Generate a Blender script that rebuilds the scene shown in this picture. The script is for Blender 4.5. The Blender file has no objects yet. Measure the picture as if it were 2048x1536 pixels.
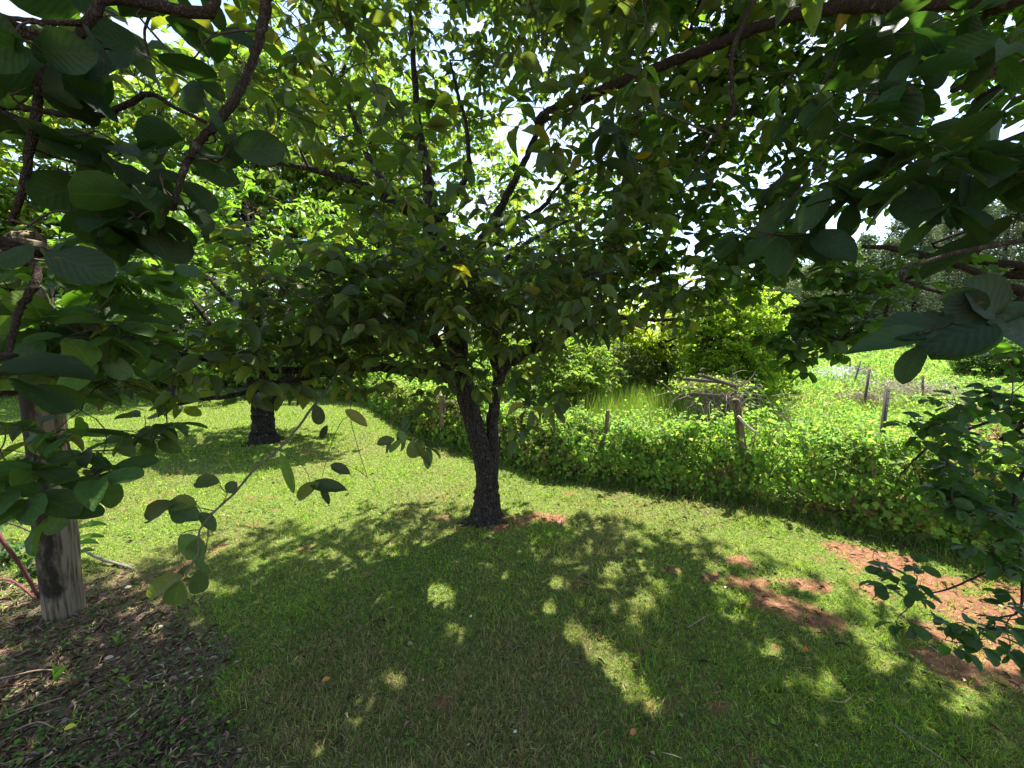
import bpy, math
import numpy as np
from mathutils import Vector

SC = bpy.context.scene
COL = SC.collection
PITCH = math.radians(7.0); FPX = 800.0; CAMH = 1.6

# ------------------------------------------------------------------ camera
cam_data = bpy.data.cameras.new("camera")
cam_data.sensor_width = 36.0
cam_data.lens = 36.0 * FPX / 2048.0
cam_data.clip_start = 0.02
cam_data.clip_end = 2000
cam = bpy.data.objects.new("camera", cam_data)
COL.objects.link(cam)
cam.location = (0, 0, CAMH)
cam.rotation_euler = (math.radians(90) - PITCH, 0, 0)
SC.camera = cam

# ------------------------------------------------------------------ sun, sky, exposure
SUN_EL = math.radians(62); SUN_AZ = math.radians(32)      # azimuth measured from +Y towards +X
SDIR = np.array([math.sin(SUN_AZ) * math.cos(SUN_EL), math.cos(SUN_AZ) * math.cos(SUN_EL), math.sin(SUN_EL)])
world = bpy.data.worlds.new("World"); SC.world = world; world.use_nodes = True
wn = world.node_tree.nodes; wl = world.node_tree.links
bg = wn["Background"]
sky = wn.new("ShaderNodeTexSky"); sky.sky_type = 'NISHITA'; sky.sun_disc = False
sky.sun_elevation = SUN_EL; sky.sun_rotation = SUN_AZ
sky.air_density = 1.0; sky.dust_density = 1.0; sky.ozone_density = 1.5
tc = wn.new("ShaderNodeTexCoord")
mp = wn.new("ShaderNodeMapping"); mp.inputs['Scale'].default_value = (1.0, 1.0, 2.2)
nz = wn.new("ShaderNodeTexNoise"); nz.inputs['Scale'].default_value = 2.6; nz.inputs['Detail'].default_value = 7
nz.inputs['Roughness'].default_value = 0.55
cr = wn.new("ShaderNodeValToRGB"); cr.color_ramp.elements[0].position = 0.47; cr.color_ramp.elements[1].position = 0.66
mx = wn.new("ShaderNodeMix"); mx.data_type = 'RGBA'
mx.inputs[7].default_value = (3.3, 3.75, 4.5, 1)
wl.new(tc.outputs['Generated'], mp.inputs['Vector']); wl.new(mp.outputs['Vector'], nz.inputs['Vector'])
wl.new(nz.outputs['Fac'], cr.inputs['Fac']); wl.new(cr.outputs['Color'], mx.inputs[0])
wl.new(sky.outputs['Color'], mx.inputs[6]); wl.new(mx.outputs[2], bg.inputs['Color'])
bg.inputs['Strength'].default_value = 0.115
sun_d = bpy.data.lights.new("sun", 'SUN'); sun_d.energy = 5.0; sun_d.angle = math.radians(0.5)
sun_d.color = (1.0, 0.95, 0.86)
sun = bpy.data.objects.new("sun", sun_d); COL.objects.link(sun)
sun.rotation_euler = Vector(SDIR).to_track_quat('Z', 'Y').to_euler()
SC.view_settings.view_transform = 'Standard'; SC.view_settings.look = 'None'
SC.view_settings.gamma = 1; SC.view_settings.use_curve_mapping = False
SC.view_settings.exposure = 1.93
SC.cycles.max_bounces = 8; SC.cycles.transmission_bounces = 6; SC.cycles.diffuse_bounces = 4
SC.cycles.sample_clamp_indirect = 6

# ------------------------------------------------------------------ projection helpers (real distances)
CP, SP = math.cos(PITCH), math.sin(PITCH)
def at(px, py, Y):
    u = (px - 1024) / FPX; v = -(py - 768) / FPX
    d = np.array([u, CP + v * SP, -SP + v * CP])
    return np.array([0, 0, CAMH]) + d * (Y / d[1])
def ground(px, py):
    u = (px - 1024) / FPX; v = -(py - 768) / FPX
    d = np.array([u, CP + v * SP, -SP + v * CP])
    t = CAMH / -d[2]
    return np.array([d[0] * t, d[1] * t, 0.0])
def proj(P):
    P = np.asarray(P, float)
    x = P[..., 0]; y = P[..., 1]; z = P[..., 2] - CAMH
    dep = y * CP - z * SP
    dep = np.where(dep < 0.01, 0.01, dep)
    v = (y * SP + z * CP) / dep
    return 1024 + FPX * x / dep, 768 - FPX * v, dep

# ------------------------------------------------------------------ numpy noise
_r = np.random.default_rng(99)
_lat = _r.random((256, 256))
def vnoise(x, y):
    xi = np.floor(x).astype(int); yi = np.floor(y).astype(int)
    fx = x - xi; fy = y - yi; fx = fx * fx * (3 - 2 * fx); fy = fy * fy * (3 - 2 * fy)
    a = _lat[xi & 255, yi & 255]; b = _lat[(xi + 1) & 255, yi & 255]
    c = _lat[xi & 255, (yi + 1) & 255]; d = _lat[(xi + 1) & 255, (yi + 1) & 255]
    return (a * (1 - fx) + b * fx) * (1 - fy) + (c * (1 - fx) + d * fx) * fy
def fbm(x, y, o=4):
    s = 0; a = 0.5; t = 0
    for i in range(o):
        s = s + a * vnoise(x * 2 ** i + 17.3 * i, y * 2 ** i + 5.1 * i); t += a; a *= 0.5
    return s / t
def lerp(a, b, t): return a + (b - a) * t
def sstep(a, b, x):
    t = np.clip((x - a) / (b - a), 0, 1); return t * t * (3 - 2 * t)
def pin(px, py, poly):
    """points in polygon"""
    px = np.asarray(px); py = np.asarray(py); ins = np.zeros(px.shape, bool)
    n = len(poly)
    for i in range(n):
        x1, y1 = poly[i]; x2, y2 = poly[(i + 1) % n]
        if y1 == y2: continue
        c = ((y1 > py) != (y2 > py)) & (px < (x2 - x1) * (py - y1) / (y2 - y1) + x1)
        ins ^= c
    return ins
def norm(v): return v / np.maximum(np.linalg.norm(v, axis=-1, keepdims=True), 1e-9)

# ------------------------------------------------------------------ object helpers
def tag(o, label=None, cat=None, group=None, kind=None):
    if label: o['label'] = label
    if cat: o['category'] = cat
    if group: o['group'] = group
    if kind: o['kind'] = kind
    return o
def thing(name, loc, label, cat, group=None):
    o = bpy.data.objects.new(name, None); COL.objects.link(o)
    o.location = tuple(float(a) for a in loc); o.empty_display_size = 0.2
    return tag(o, label, cat, group)
def mk(name, V, F, mat, parent=None, col=None, smooth=False, extra=None):
    V = np.asarray(V, np.float32)
    if parent is not None:
        V = V - np.array(parent.get('_org', tuple(parent.location)), np.float32)
    if not isinstance(F, (list, tuple)): F = [F]
    F = [f for f in F if len(f)]
    me = bpy.data.meshes.new(name)
    me.vertices.add(len(V)); me.vertices.foreach_set("co", V.ravel())
    loops = np.concatenate([f.ravel() for f in F]).astype(np.int32)
    tot = np.concatenate([np.full(len(f), f.shape[1], np.int32) for f in F])
    st = np.concatenate([[0], np.cumsum(tot)[:-1]]).astype(np.int32)
    me.loops.add(len(loops)); me.loops.foreach_set("vertex_index", loops)
    me.polygons.add(len(tot)); me.polygons.foreach_set("loop_start", st)
    me.polygons.foreach_set("loop_total", tot)
    if smooth: me.polygons.foreach_set("use_smooth", np.ones(len(tot), bool))
    if col is not None:
        c = np.asarray(col, np.float32)
        if c.shape[1] == 3: c = np.hstack([c, np.ones((len(c), 1), np.float32)])
        a = me.color_attributes.new("col", 'FLOAT_COLOR', 'POINT'); a.data.foreach_set("color", c.ravel())
    if extra is not None:
        a = me.color_attributes.new("zone", 'FLOAT_COLOR', 'POINT'); a.data.foreach_set("color", extra.astype(np.float32).ravel())
    me.update(); me.validate()
    if mat: me.materials.append(mat)
    o = bpy.data.objects.new(name, me); COL.objects.link(o)
    if parent is not None: o.parent = parent
    return o
class Acc:
    def __init__(s): s.V = []; s.F = {}; s.C = []; s.n = 0
    def add(s, V, F, C=None):
        V = np.asarray(V, float)
        for f in (F if isinstance(F, list) else [F]):
            if len(f): s.F.setdefault(f.shape[1], []).append(np.asarray(f) + s.n)
        s.V.append(V); s.n += len(V)
        s.C.append(np.ones((len(V), 3)) if C is None else np.asarray(C, float))
        return s
    def build(s, name, mat, parent=None, smooth=False):
        C = np.vstack(s.C); e = None
        if C.shape[1] == 6: e = C[:, [4, 3, 5, 3]]; C = C[:, :4]
        return mk(name, np.vstack(s.V), [np.vstack(v) for v in s.F.values()], mat, parent, C, smooth, e)

# ---- tubes
def catmull(P, n):
    P = np.asarray(P, float)
    Q = np.vstack([2 * P[0] - P[1], P, 2 * P[-1] - P[-2]])
    out = []
    for i in range(1, len(Q) - 2):
        t = np.linspace(0, 1, n, endpoint=False)[:, None]
        a, b, c, d = Q[i - 1], Q[i], Q[i + 1], Q[i + 2]
        out.append(0.5 * (2 * b + (c - a) * t + (2 * a - 5 * b + 4 * c - d) * t ** 2 + (3 * b - a - 3 * c + d) * t ** 3))
    out.append(Q[-2][None]); return np.vstack(out)
def tube(acc, P, R, sides=10, n=6, wob=0.0, rng=None, col=None, cap=True, lobes=None):
    """smooth tube through P with radii R; returns sampled centre line"""
    PR = catmull(np.hstack([np.asarray(P, float), np.asarray(R, float)[:, None]]), n)
    C = PR[:, :3]; r = np.maximum(PR[:, 3], 1e-4)
    if wob and rng is not None:
        C[1:-1] += rng.normal(0, 1, (len(C) - 2, 3)) * (r[1:-1, None] * wob)
    T = norm(np.gradient(C, axis=0))
    ref = np.array([0.13, 0.97, 0.2]); ref = ref / np.linalg.norm(ref)
    if abs(T[:, :] @ ref).max() > 0.9: ref = np.array([0.9, 0.1, -0.42])
    A = norm(np.cross(T, ref)); B = np.cross(T, A)
    th = np.linspace(0, 2 * np.pi, sides, endpoint=False)
    rr = r[:, None] * np.ones((1, sides))
    if wob and rng is not None: rr = rr * (1 + rng.normal(0, 0.05 + wob * .25, rr.shape))
    if lobes is not None: rr = rr * lobes(np.linspace(0, 1, len(C))[:, None], th[None, :])
    V = C[:, None] + rr[..., None] * (np.cos(th)[None, :, None] * A[:, None] + np.sin(th)[None, :, None] * B[:, None])
    m = len(C); idx = np.arange(m * sides).reshape(m, sides)
    a = idx[:-1]; b = idx[1:]
    F = np.stack([a, np.roll(a, -1, 1), np.roll(b, -1, 1), b], -1).reshape(-1, 4)
    V = V.reshape(-1, 3); Fs = [F]
    if cap:
        V = np.vstack([V, C[0], C[-1]]); k = m * sides
        i0 = idx[0]; i1 = idx[-1]
        Fs.append(np.stack([np.full(sides, k), np.roll(i0, -1), i0], -1))
        Fs.append(np.stack([np.full(sides, k + 1), i1, np.roll(i1, -1)], -1))
    acc.add(V, Fs, None if col is None else np.tile(col, (len(V), 1)))
    return C, r
def twigs(acc, A, B, ra, rb, sag=0.1, rng=None, sides=4, col=None):
    """N thin twigs from A to B in one go, with a slight bend"""
    A = np.asarray(A, float); B = np.asarray(B, float); N = len(A)
    if N == 0: return
    L = np.linalg.norm(B - A, axis=1, keepdims=True)
    bend = (rng.normal(0, 1, (N, 3)) * 0.12 + np.array([0, 0, sag])) * L
    t = np.linspace(0, 1, 5)
    C = A[:, None] * (1 - t)[None, :, None] + B[:, None] * t[None, :, None] + bend[:, None] * (4 * t * (1 - t))[None, :, None] * 0.6
    r = np.reshape(ra, (-1, 1)) * (1 - t)[None] + np.reshape(rb, (-1, 1)) * t[None]
    r = np.broadcast_to(r, (N, 5))
    T = norm(np.broadcast_to((B - A)[:, None], C.shape))
    ref = norm(rng.normal(0, 1, (N, 1, 3)))
    a = norm(np.cross(T, ref)); b = np.cross(T, a)
    th = np.linspace(0, 2 * np.pi, sides, endpoint=False)
    V = C[:, :, None] + r[:, :, None, None] * (np.cos(th)[:, None] * a[:, :, None] + np.sin(th)[:, None] * b[:, :, None])
    idx = np.arange(N * 5 * sides).reshape(N, 5, sides)
    p = idx[:, :-1]; q = idx[:, 1:]
    F = np.stack([p, np.roll(p, -1, 2), np.roll(q, -1, 2), q], -1).reshape(-1, 4)
    V = V.reshape(-1, 3)
    acc.add(V, F, None if col is None else np.tile(col, (len(V), 1)))

# ---- leaves
def tmpl(st, tip=True, fold=0.25, droop=0.25, wave=0.0):
    """leaf template from stations [(t, halfwidth)], midrib folded"""
    V = [(0, 0, 0, 0)]
    for i, (t, w) in enumerate(st):
        z = -droop * t * t
        wv = wave * (1 if i % 2 else -1)
        V += [(t, -w, z + fold * w + wv, 1), (t, 0, z, 0), (t, w, z + fold * w - wv, 1)]
    V.append((1, 0, -droop, 0.3))
    F3 = [(0, 2, 1), (0, 3, 2)]; F4 = []
    n = len(st)
    for i in range(n - 1):
        a = 1 + 3 * i; b = a + 3
        F4 += [(a, a + 1, b + 1, b), (a + 1, a + 2, b + 2, b + 1)]
    a = 1 + 3 * (n - 1); k = len(V) - 1
    F3 += [(a, a + 1, k), (a + 1, a + 2, k)]
    return np.array(V, float), [np.array(F3), np.array(F4)] if F4 else [np.array(F3)]
T_NEAR = tmpl([(.06, .34), (.16, .66), (.3, .9), (.46, 1.0), (.62, .95), (.78, .74), (.9, .44), (.96, .22)], fold=.16, droop=.22, wave=.012)
T_ROUND = tmpl([(.05, .3), (.14, .58), (.28, .84), (.45, .98), (.62, 1.0), (.78, .88), (.9, .62), (.97, .34)], fold=.12, droop=.14, wave=.012)
T_RM = tmpl([(.12, .5), (.4, .98), (.75, .9), (.95, .45)], fold=.15, droop=.15)
T_MID = tmpl([(.12, .5), (.3, .92), (.52, .98), (.78, .6)], fold=.18, droop=.26)
T_LOW = tmpl([(.4, 1.0)], fold=.22, droop=.22)
T_TIN = (np.array([(0, 0, 0, 0), (.45, -1, .2, 1), (1, 0, -.2, 0), (.45, 1, .2, 1)], float), [np.array([(0, 3, 2), (0, 2, 1)])])
def leaves(acc, P, D, U, L, W, T, col, mid=1.0):
    """P base points, D axis, U up hint, L length, W half-width/length ratio"""
    V0, Fs = T; N = len(P)
    if N == 0: return
    D = norm(D); S = norm(np.cross(D, U)); Nn = np.cross(S, D)
    L = np.broadcast_to(L, (N,)).astype(float); W = np.broadcast_to(W, (N,)).astype(float)
    cv = np.random.default_rng(N).normal(1.0, .55, N)[:, None]
    V = (P[:, None] + L[:, None, None] * (V0[None, :, 0, None] * D[:, None] + (V0[None, :, 1] * W[:, None])[..., None] * S[:, None]
         + (cv * V0[None, :, 2] * np.where(np.abs(V0[None, :, 1]) > .01, 0.5 + W[:, None], 1.0))[..., None] * Nn[:, None]))
    m = len(V0); off = (np.arange(N) * m)[:, None, None]
    F = [(f[None] + off).reshape(-1, f.shape[1]) for f in Fs]
    C = np.repeat(col, m, axis=0)
    C = np.hstack([C, np.tile(V0[:, 3], N)[:, None], np.tile(V0[:, 0], N)[:, None], np.repeat(cv, m, axis=0)])
    acc.add(V.reshape(-1, 3), F, C)
def palette(rng, n, cols, wts, jit=0.15):
    c = np.array(cols)[rng.choice(len(cols), n, p=np.array(wts) / sum(wts))]
    c = np.where(c[:, 1:2] > c[:, 0:1] * 1.02, c * np.array([1.24, 1.2, 1.0]), c)
    return c * np.exp(rng.normal(0, jit, (n, 1))) * np.exp(rng.normal(0, jit * .35, (n, 3)))

# ------------------------------------------------------------------ materials
def new_mat(name):
    m = bpy.data.materials.new(name); m.use_nodes = True
    n = m.node_tree.nodes; l = m.node_tree.links
    return m, n, l, n['Principled BSDF'], n['Material Output']
def leaf_mat(name, trans=0.45, rough=0.42, ttint=(1.5, 1.75, 0.45), spec=0.5, veins=False):
    m, n, l, b, out = new_mat(name)
    at_ = n.new("ShaderNodeAttribute"); at_.attribute_name = "col"
    colr = at_.outputs['Color']
    if veins:
        rp = n.new("ShaderNodeValToRGB"); rp.color_ramp.elements[0].color = (1.35, 1.35, 1.2, 1); rp.color_ramp.elements[0].position = 0.0
        rp.color_ramp.elements[1].color = (1, 1, 1, 1); rp.color_ramp.elements[1].position = 0.08
        mu = n.new("ShaderNodeMix"); mu.data_type = 'RGBA'; mu.blend_type = 'MULTIPLY'; mu.inputs[0].default_value = 1
        l.new(at_.outputs['Alpha'], rp.inputs['Fac']); l.new(colr, mu.inputs[6]); l.new(rp.outputs['Color'], mu.inputs[7])
        no = n.new("ShaderNodeTexNoise"); no.inputs['Scale'].default_value = 60
        mr = n.new("ShaderNodeMapRange"); mr.inputs['To Min'].default_value = .75; mr.inputs['To Max'].default_value = 1.25
        l.new(no.outputs['Fac'], mr.inputs['Value'])
        m2 = n.new("ShaderNodeMix"); m2.data_type = 'RGBA'; m2.blend_type = 'MULTIPLY'; m2.inputs[0].default_value = 1
        zz = n.new("ShaderNodeAttribute"); zz.attribute_name = "zone"; sp = n.new("ShaderNodeSeparateColor"); l.new(zz.outputs['Color'], sp.inputs[0])
        v1 = n.new("ShaderNodeMath"); v1.operation = 'MULTIPLY_ADD'; v1.inputs[1].default_value = -.42; l.new(sp.outputs[1], v1.inputs[0]); l.new(sp.outputs[0], v1.inputs[2])
        v2 = n.new("ShaderNodeMath"); v2.operation = 'MULTIPLY'; v2.inputs[1].default_value = 44; l.new(v1.outputs[0], v2.inputs[0])
        v3 = n.new("ShaderNodeMath"); v3.operation = 'SINE'; l.new(v2.outputs[0], v3.inputs[0])
        v4 = n.new("ShaderNodeMapRange"); v4.inputs['From Min'].default_value = .55; v4.inputs['From Max'].default_value = 1.0; v4.inputs['To Min'].default_value = 1; v4.inputs['To Max'].default_value = 1.13
        l.new(v3.outputs[0], v4.inputs['Value'])
        m3 = n.new("ShaderNodeMix"); m3.data_type = 'RGBA'; m3.blend_type = 'MULTIPLY'; m3.inputs[0].default_value = 1
        l.new(mu.outputs[2], m3.inputs[6]); l.new(v4.outputs[0], m3.inputs[7])
        bn = n.new("ShaderNodeBump"); bn.inputs['Strength'].default_value = .14; bn.inputs['Distance'].default_value = .002; l.new(v3.outputs[0], bn.inputs['Height']); l.new(bn.outputs[0], b.inputs['Normal'])
        sn = n.new("ShaderNodeTexNoise"); sn.inputs['Scale'].default_value = 38; sn.inputs['Detail'].default_value = 4; tq = n.new("ShaderNodeTexCoord"); l.new(tq.outputs['Object'], sn.inputs['Vector']); l.new(tq.outputs['Object'], no.inputs['Vector'])
        sr = n.new("ShaderNodeValToRGB"); sr.color_ramp.elements[0].position = .67; sr.color_ramp.elements[1].position = .72; l.new(sn.outputs['Fac'], sr.inputs['Fac'])
        m4 = n.new("ShaderNodeMix"); m4.data_type = 'RGBA'; m4.inputs[7].default_value = (.10, .07, .02, 1); l.new(sr.outputs['Color'], m4.inputs[0]); l.new(m3.outputs[2], m4.inputs[6])
        l.new(m4.outputs[2], m2.inputs[6]); l.new(mr.outputs['Result'], m2.inputs[7]); colr = m2.outputs[2]
    l.new(colr, b.inputs['Base Color']); b.inputs['Roughness'].default_value = rough
    b.inputs['Specular IOR Level'].default_value = spec
    tr = n.new("ShaderNodeBsdfTranslucent")
    mm = n.new("ShaderNodeMix"); mm.data_type = 'RGBA'; mm.blend_type = 'MULTIPLY'; mm.inputs[0].default_value = 1
    mm.inputs[7].default_value = (*ttint, 1)
    l.new(colr, mm.inputs[6]); l.new(mm.outputs[2], tr.inputs['Color'])
    ms = n.new("ShaderNodeMixShader"); ms.inputs[0].default_value = trans
    l.new(b.outputs[0], ms.inputs[1]); l.new(tr.outputs[0], ms.inputs[2]); l.new(ms.outputs[0], out.inputs['Surface'])
    return m
def bark_mat(name, c1, c2, c3, scale=22, lichen=0.62, stretch=3.0):
    m, n, l, b, out = new_mat(name)
    tcn = n.new("ShaderNodeTexCoord"); mpn = n.new("ShaderNodeMapping"); mpn.inputs['Scale'].default_value = (1, 1, 1 / stretch)
    l.new(tcn.outputs['Object'], mpn.inputs['Vector'])
    vo = n.new("ShaderNodeTexVoronoi"); vo.feature = 'DISTANCE_TO_EDGE'; vo.inputs['Scale'].default_value = scale * 1.6
    no = n.new("ShaderNodeTexNoise"); no.inputs['Scale'].default_value = scale; no.inputs['Detail'].default_value = 6
    wv = n.new("ShaderNodeMix"); wv.data_type = 'VECTOR'; wv.inputs[0].default_value = .12
    l.new(mpn.outputs[0], no.inputs['Vector']); l.new(mpn.outputs[0], wv.inputs[4]); l.new(no.outputs['Color'], wv.inputs[5])
    l.new(wv.outputs[1], vo.inputs['Vector'])
    r1 = n.new("ShaderNodeValToRGB"); r1.color_ramp.elements[0].color = (*c1, 1); r1.color_ramp.elements[1].color = (*c2, 1)
    r1.color_ramp.elements[0].position = .02; r1.color_ramp.elements[1].position = .25
    l.new(vo.outputs['Distance'], r1.inputs['Fac'])
    n2 = n.new("ShaderNodeTexNoise"); n2.inputs['Scale'].default_value = scale * .55; n2.inputs['Detail'].default_value = 8
    n2.inputs['Roughness'].default_value = .7
    l.new(tcn.outputs['Object'], n2.inputs['Vector'])
    r2 = n.new("ShaderNodeValToRGB"); r2.color_ramp.elements[0].position = lichen; r2.color_ramp.elements[1].position = lichen + .06
    l.new(n2.outputs['Fac'], r2.inputs['Fac'])
    mx_ = n.new("ShaderNodeMix"); mx_.data_type = 'RGBA'; mx_.inputs[7].default_value = (*c3, 1)
    l.new(r2.outputs['Color'], mx_.inputs[0]); l.new(r1.outputs['Color'], mx_.inputs[6]); l.new(mx_.outputs[2], b.inputs['Base Color'])
    bp = n.new("ShaderNodeBump"); bp.inputs['Strength'].default_value = 1.0; bp.inputs['Distance'].default_value = .02
    l.new(vo.outputs['Distance'], bp.inputs['Height']); l.new(bp.outputs[0], b.inputs['Normal'])
    b.inputs['Roughness'].default_value = .9; b.inputs['Specular IOR Level'].default_value = .15
    return m
def attr_mat(name, rough=.85, spec=.2, noise=0.0, bump=0.0, nscale=40):
    m, n, l, b, out = new_mat(name)
    a = n.new("ShaderNodeAttribute"); a.attribute_name = "col"; c = a.outputs['Color']
    if noise or bump:
        no = n.new("ShaderNodeTexNoise"); no.inputs['Scale'].default_value = nscale; no.inputs['Detail'].default_value = 6
        tcn = n.new("ShaderNodeTexCoord"); l.new(tcn.outputs['Object'], no.inputs['Vector'])
        mr = n.new("ShaderNodeMapRange"); mr.inputs['To Min'].default_value = 1 - noise * 2; mr.inputs['To Max'].default_value = 1 + noise * 2
        l.new(no.outputs['Fac'], mr.inputs['Value'])
        mu = n.new("ShaderNodeMix"); mu.data_type = 'RGBA'; mu.blend_type = 'MULTIPLY'; mu.inputs[0].default_value = 1
        l.new(c, mu.inputs[6]); l.new(mr.outputs['Result'], mu.inputs[7]); c = mu.outputs[2]
        if bump:
            bp = n.new("ShaderNodeBump"); bp.inputs['Strength'].default_value = bump; bp.inputs['Distance'].default_value = .01
            l.new(no.outputs['Fac'], bp.inputs['Height']); l.new(bp.outputs[0], b.inputs['Normal'])
    l.new(c, b.inputs['Base Color']); b.inputs['Roughness'].default_value = rough
    b.inputs['Specular IOR Level'].default_value = spec
    return m
def wood_mat(name, base, dark, mold=(.035, .03, .02), moldpos=.5):
    m, n, l, b, out = new_mat(name)
    tcn = n.new("ShaderNodeTexCoord"); mpn = n.new("ShaderNodeMapping"); mpn.inputs['Scale'].default_value = (60, 60, 2.5)
    l.new(tcn.outputs['Object'], mpn.inputs['Vector'])
    no = n.new("ShaderNodeTexNoise"); no.inputs['Scale'].default_value = 1; no.inputs['Detail'].default_value = 5
    l.new(mpn.outputs[0], no.inputs['Vector'])
    r1 = n.new("ShaderNodeValToRGB"); r1.color_ramp.elements[0].color = (*dark, 1); r1.color_ramp.elements[1].color = (*base, 1)
    r1.color_ramp.elements[0].position = .36; r1.color_ramp.elements[1].position = .55
    l.new(no.outputs['Fac'], r1.inputs['Fac'])
    n2 = n.new("ShaderNodeTexNoise"); n2.inputs['Scale'].default_value = 9; n2.inputs['Detail'].default_value = 9; n2.inputs['Roughness'].default_value = .72
    mp2 = n.new("ShaderNodeMapping"); mp2.inputs['Scale'].default_value = (1, 1, .45)
    l.new(tcn.outputs['Object'], mp2.inputs['Vector']); l.new(mp2.outputs[0], n2.inputs['Vector'])
    # mould grows on the side away from the sun (object -x) and stops near the base
    sx = n.new("ShaderNodeSeparateXYZ"); l.new(tcn.outputs['Object'], sx.inputs[0])
    mr = n.new("ShaderNodeMapRange"); mr.inputs['From Min'].default_value = .0; mr.inputs['From Max'].default_value = .05
    mr.inputs['To Min'].default_value = .16; mr.inputs['To Max'].default_value = -.22
    du = n.new("ShaderNodeVectorMath"); du.operation = 'DOT_PRODUCT'; du.inputs[1].default_value = (.67, .74, 0); l.new(tcn.outputs['Object'], du.inputs[0])
    l.new(du.outputs['Value'], mr.inputs['Value'])
    mz = n.new("ShaderNodeMapRange"); mz.inputs['From Min'].default_value = .1; mz.inputs['From Max'].default_value = .17
    mz.inputs['To Min'].default_value = -.3; mz.inputs['To Max'].default_value = .0
    l.new(sx.outputs['Z'], mz.inputs['Value'])
    ad = n.new("ShaderNodeMath"); ad.operation = 'ADD'; l.new(n2.outputs['Fac'], ad.inputs[0]); l.new(mr.outputs[0], ad.inputs[1])
    ad2 = n.new("ShaderNodeMath"); ad2.operation = 'ADD'; l.new(ad.outputs[0], ad2.inputs[0]); l.new(mz.outputs[0], ad2.inputs[1])
    r2 = n.new("ShaderNodeValToRGB"); r2.color_ramp.elements[0].position = moldpos; r2.color_ramp.elements[1].position = moldpos + .22; r2.color_ramp.elements[0].position = moldpos + .02
    l.new(ad2.outputs[0], r2.inputs['Fac'])
    mx_ = n.new("ShaderNodeMix"); mx_.data_type = 'RGBA'; mx_.inputs[7].default_value = (*mold, 1)
    l.new(r2.outputs['Color'], mx_.inputs[0]); l.new(r1.outputs['Color'], mx_.inputs[6]); l.new(mx_.outputs[2], b.inputs['Base Color'])
    bp = n.new("ShaderNodeBump"); bp.inputs['Strength'].default_value = .7; bp.inputs['Distance'].default_value = .006
    l.new(no.outputs['Fac'], bp.inputs['Height']); l.new(bp.outputs[0], b.inputs['Normal'])
    b.inputs['Roughness'].default_value = .88; b.inputs['Specular IOR Level'].default_value = .15
    return m

M_LEAFN = leaf_mat("leaf_near", .42, .55, veins=True, ttint=(1.35, 1.6, .45), spec=.28)
M_LEAF = leaf_mat("leaf_dogwood", .5, .5, veins=True, spec=.5)
M_LEAFB = leaf_mat("leaf_bright", .56, .6, spec=.25, ttint=(1.25, 1.4, .75))
M_VINE = leaf_mat("leaf_vine", .55, .6, spec=.22, ttint=(1.2, 1.38, .85))
M_GRASS = leaf_mat("grass_blades", .35, .8, ttint=(1.25, 1.4, .45), spec=.1)
M_PINE = leaf_mat("pine_needles", .15, .7, ttint=(1.2, 1.3, .5), spec=.2)
M_BARK = bark_mat("bark_dogwood", (.012, .009, .007), (.095, .075, .06), (.19, .18, .14), 30, .62)
M_BARK2 = bark_mat("bark_old", (.008, .006, .005), (.05, .04, .033), (.24, .23, .19), 26, .60)
M_BARKR = bark_mat("bark_reddish", (.035, .024, .018), (.105, .068, .048), (.2, .16, .12), 46, .60)
M_TWIG = attr_mat("twig_bark", .85, .2, .2, .3, 80)
M_POST = wood_mat("post_wood", (.20, .155, .105), (.06, .043, .028), (.025, .02, .013), .42)
M_POSTB = wood_mat("fence_post_wood", (.20, .145, .095), (.09, .065, .045), moldpos=.62)
M_STEEL = attr_mat("steel_post_rust", .7, .3, .25, .2, 50)
M_DRY = attr_mat("dry_litter", .9, .15)
M_PLAIN = attr_mat("plain_surface", .6, .3, .08)

# ================================================================== ground
FENCE = [(8.5, -2.5), (6.2, -.4), (4.6, 1.3)] + [tuple(ground(*p)[:2]) for p in
        [(1880, 1110), (1700, 1065), (1500, 1012), (1300, 985), (1120, 962), (1000, 928), (880, 890), (800, 852), (735, 812), (700, 795)]]
FENCE += [(FENCE[-1][0] - 3, FENCE[-1][1] + 4.2), (FENCE[-1][0] - 12, FENCE[-1][1] + 20)]
FL = catmull(np.array(FENCE), 8)
_seg = np.linalg.norm(np.diff(FL, axis=0), axis=1); FS = np.concatenate([[0], np.cumsum(_seg)])
def fence_pt(s):
    x = np.interp(s, FS, FL[:, 0]); y = np.interp(s, FS, FL[:, 1])
    x2 = np.interp(s + .05, FS, FL[:, 0]); y2 = np.interp(s + .05, FS, FL[:, 1])
    t = norm(np.stack([x2 - x, y2 - y], -1)); nrm = np.stack([t[..., 1], -t[..., 0]], -1)   # normal towards the meadow
    return np.stack([x, y], -1), t, nrm
def fside(x, y):
    """signed distance to the fence line, positive on the meadow side"""
    x = np.asarray(x, float); y = np.asarray(y, float); best = np.full(x.shape, 1e9); sg = np.zeros(x.shape)
    for i in range(len(FL) - 1):
        a = FL[i]; b = FL[i + 1]; d = b - a; L2 = d @ d
        t = np.clip(((x - a[0]) * d[0] + (y - a[1]) * d[1]) / L2, 0, 1)
        qx = x - (a[0] + t * d[0]); qy = y - (a[1] + t * d[1]); ds = np.hypot(qx, qy)
        s = np.sign(qx * d[1] - qy * d[0])
        m = ds < best; best = np.where(m, ds, best); sg = np.where(m, s, sg)
    return best * sg
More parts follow.
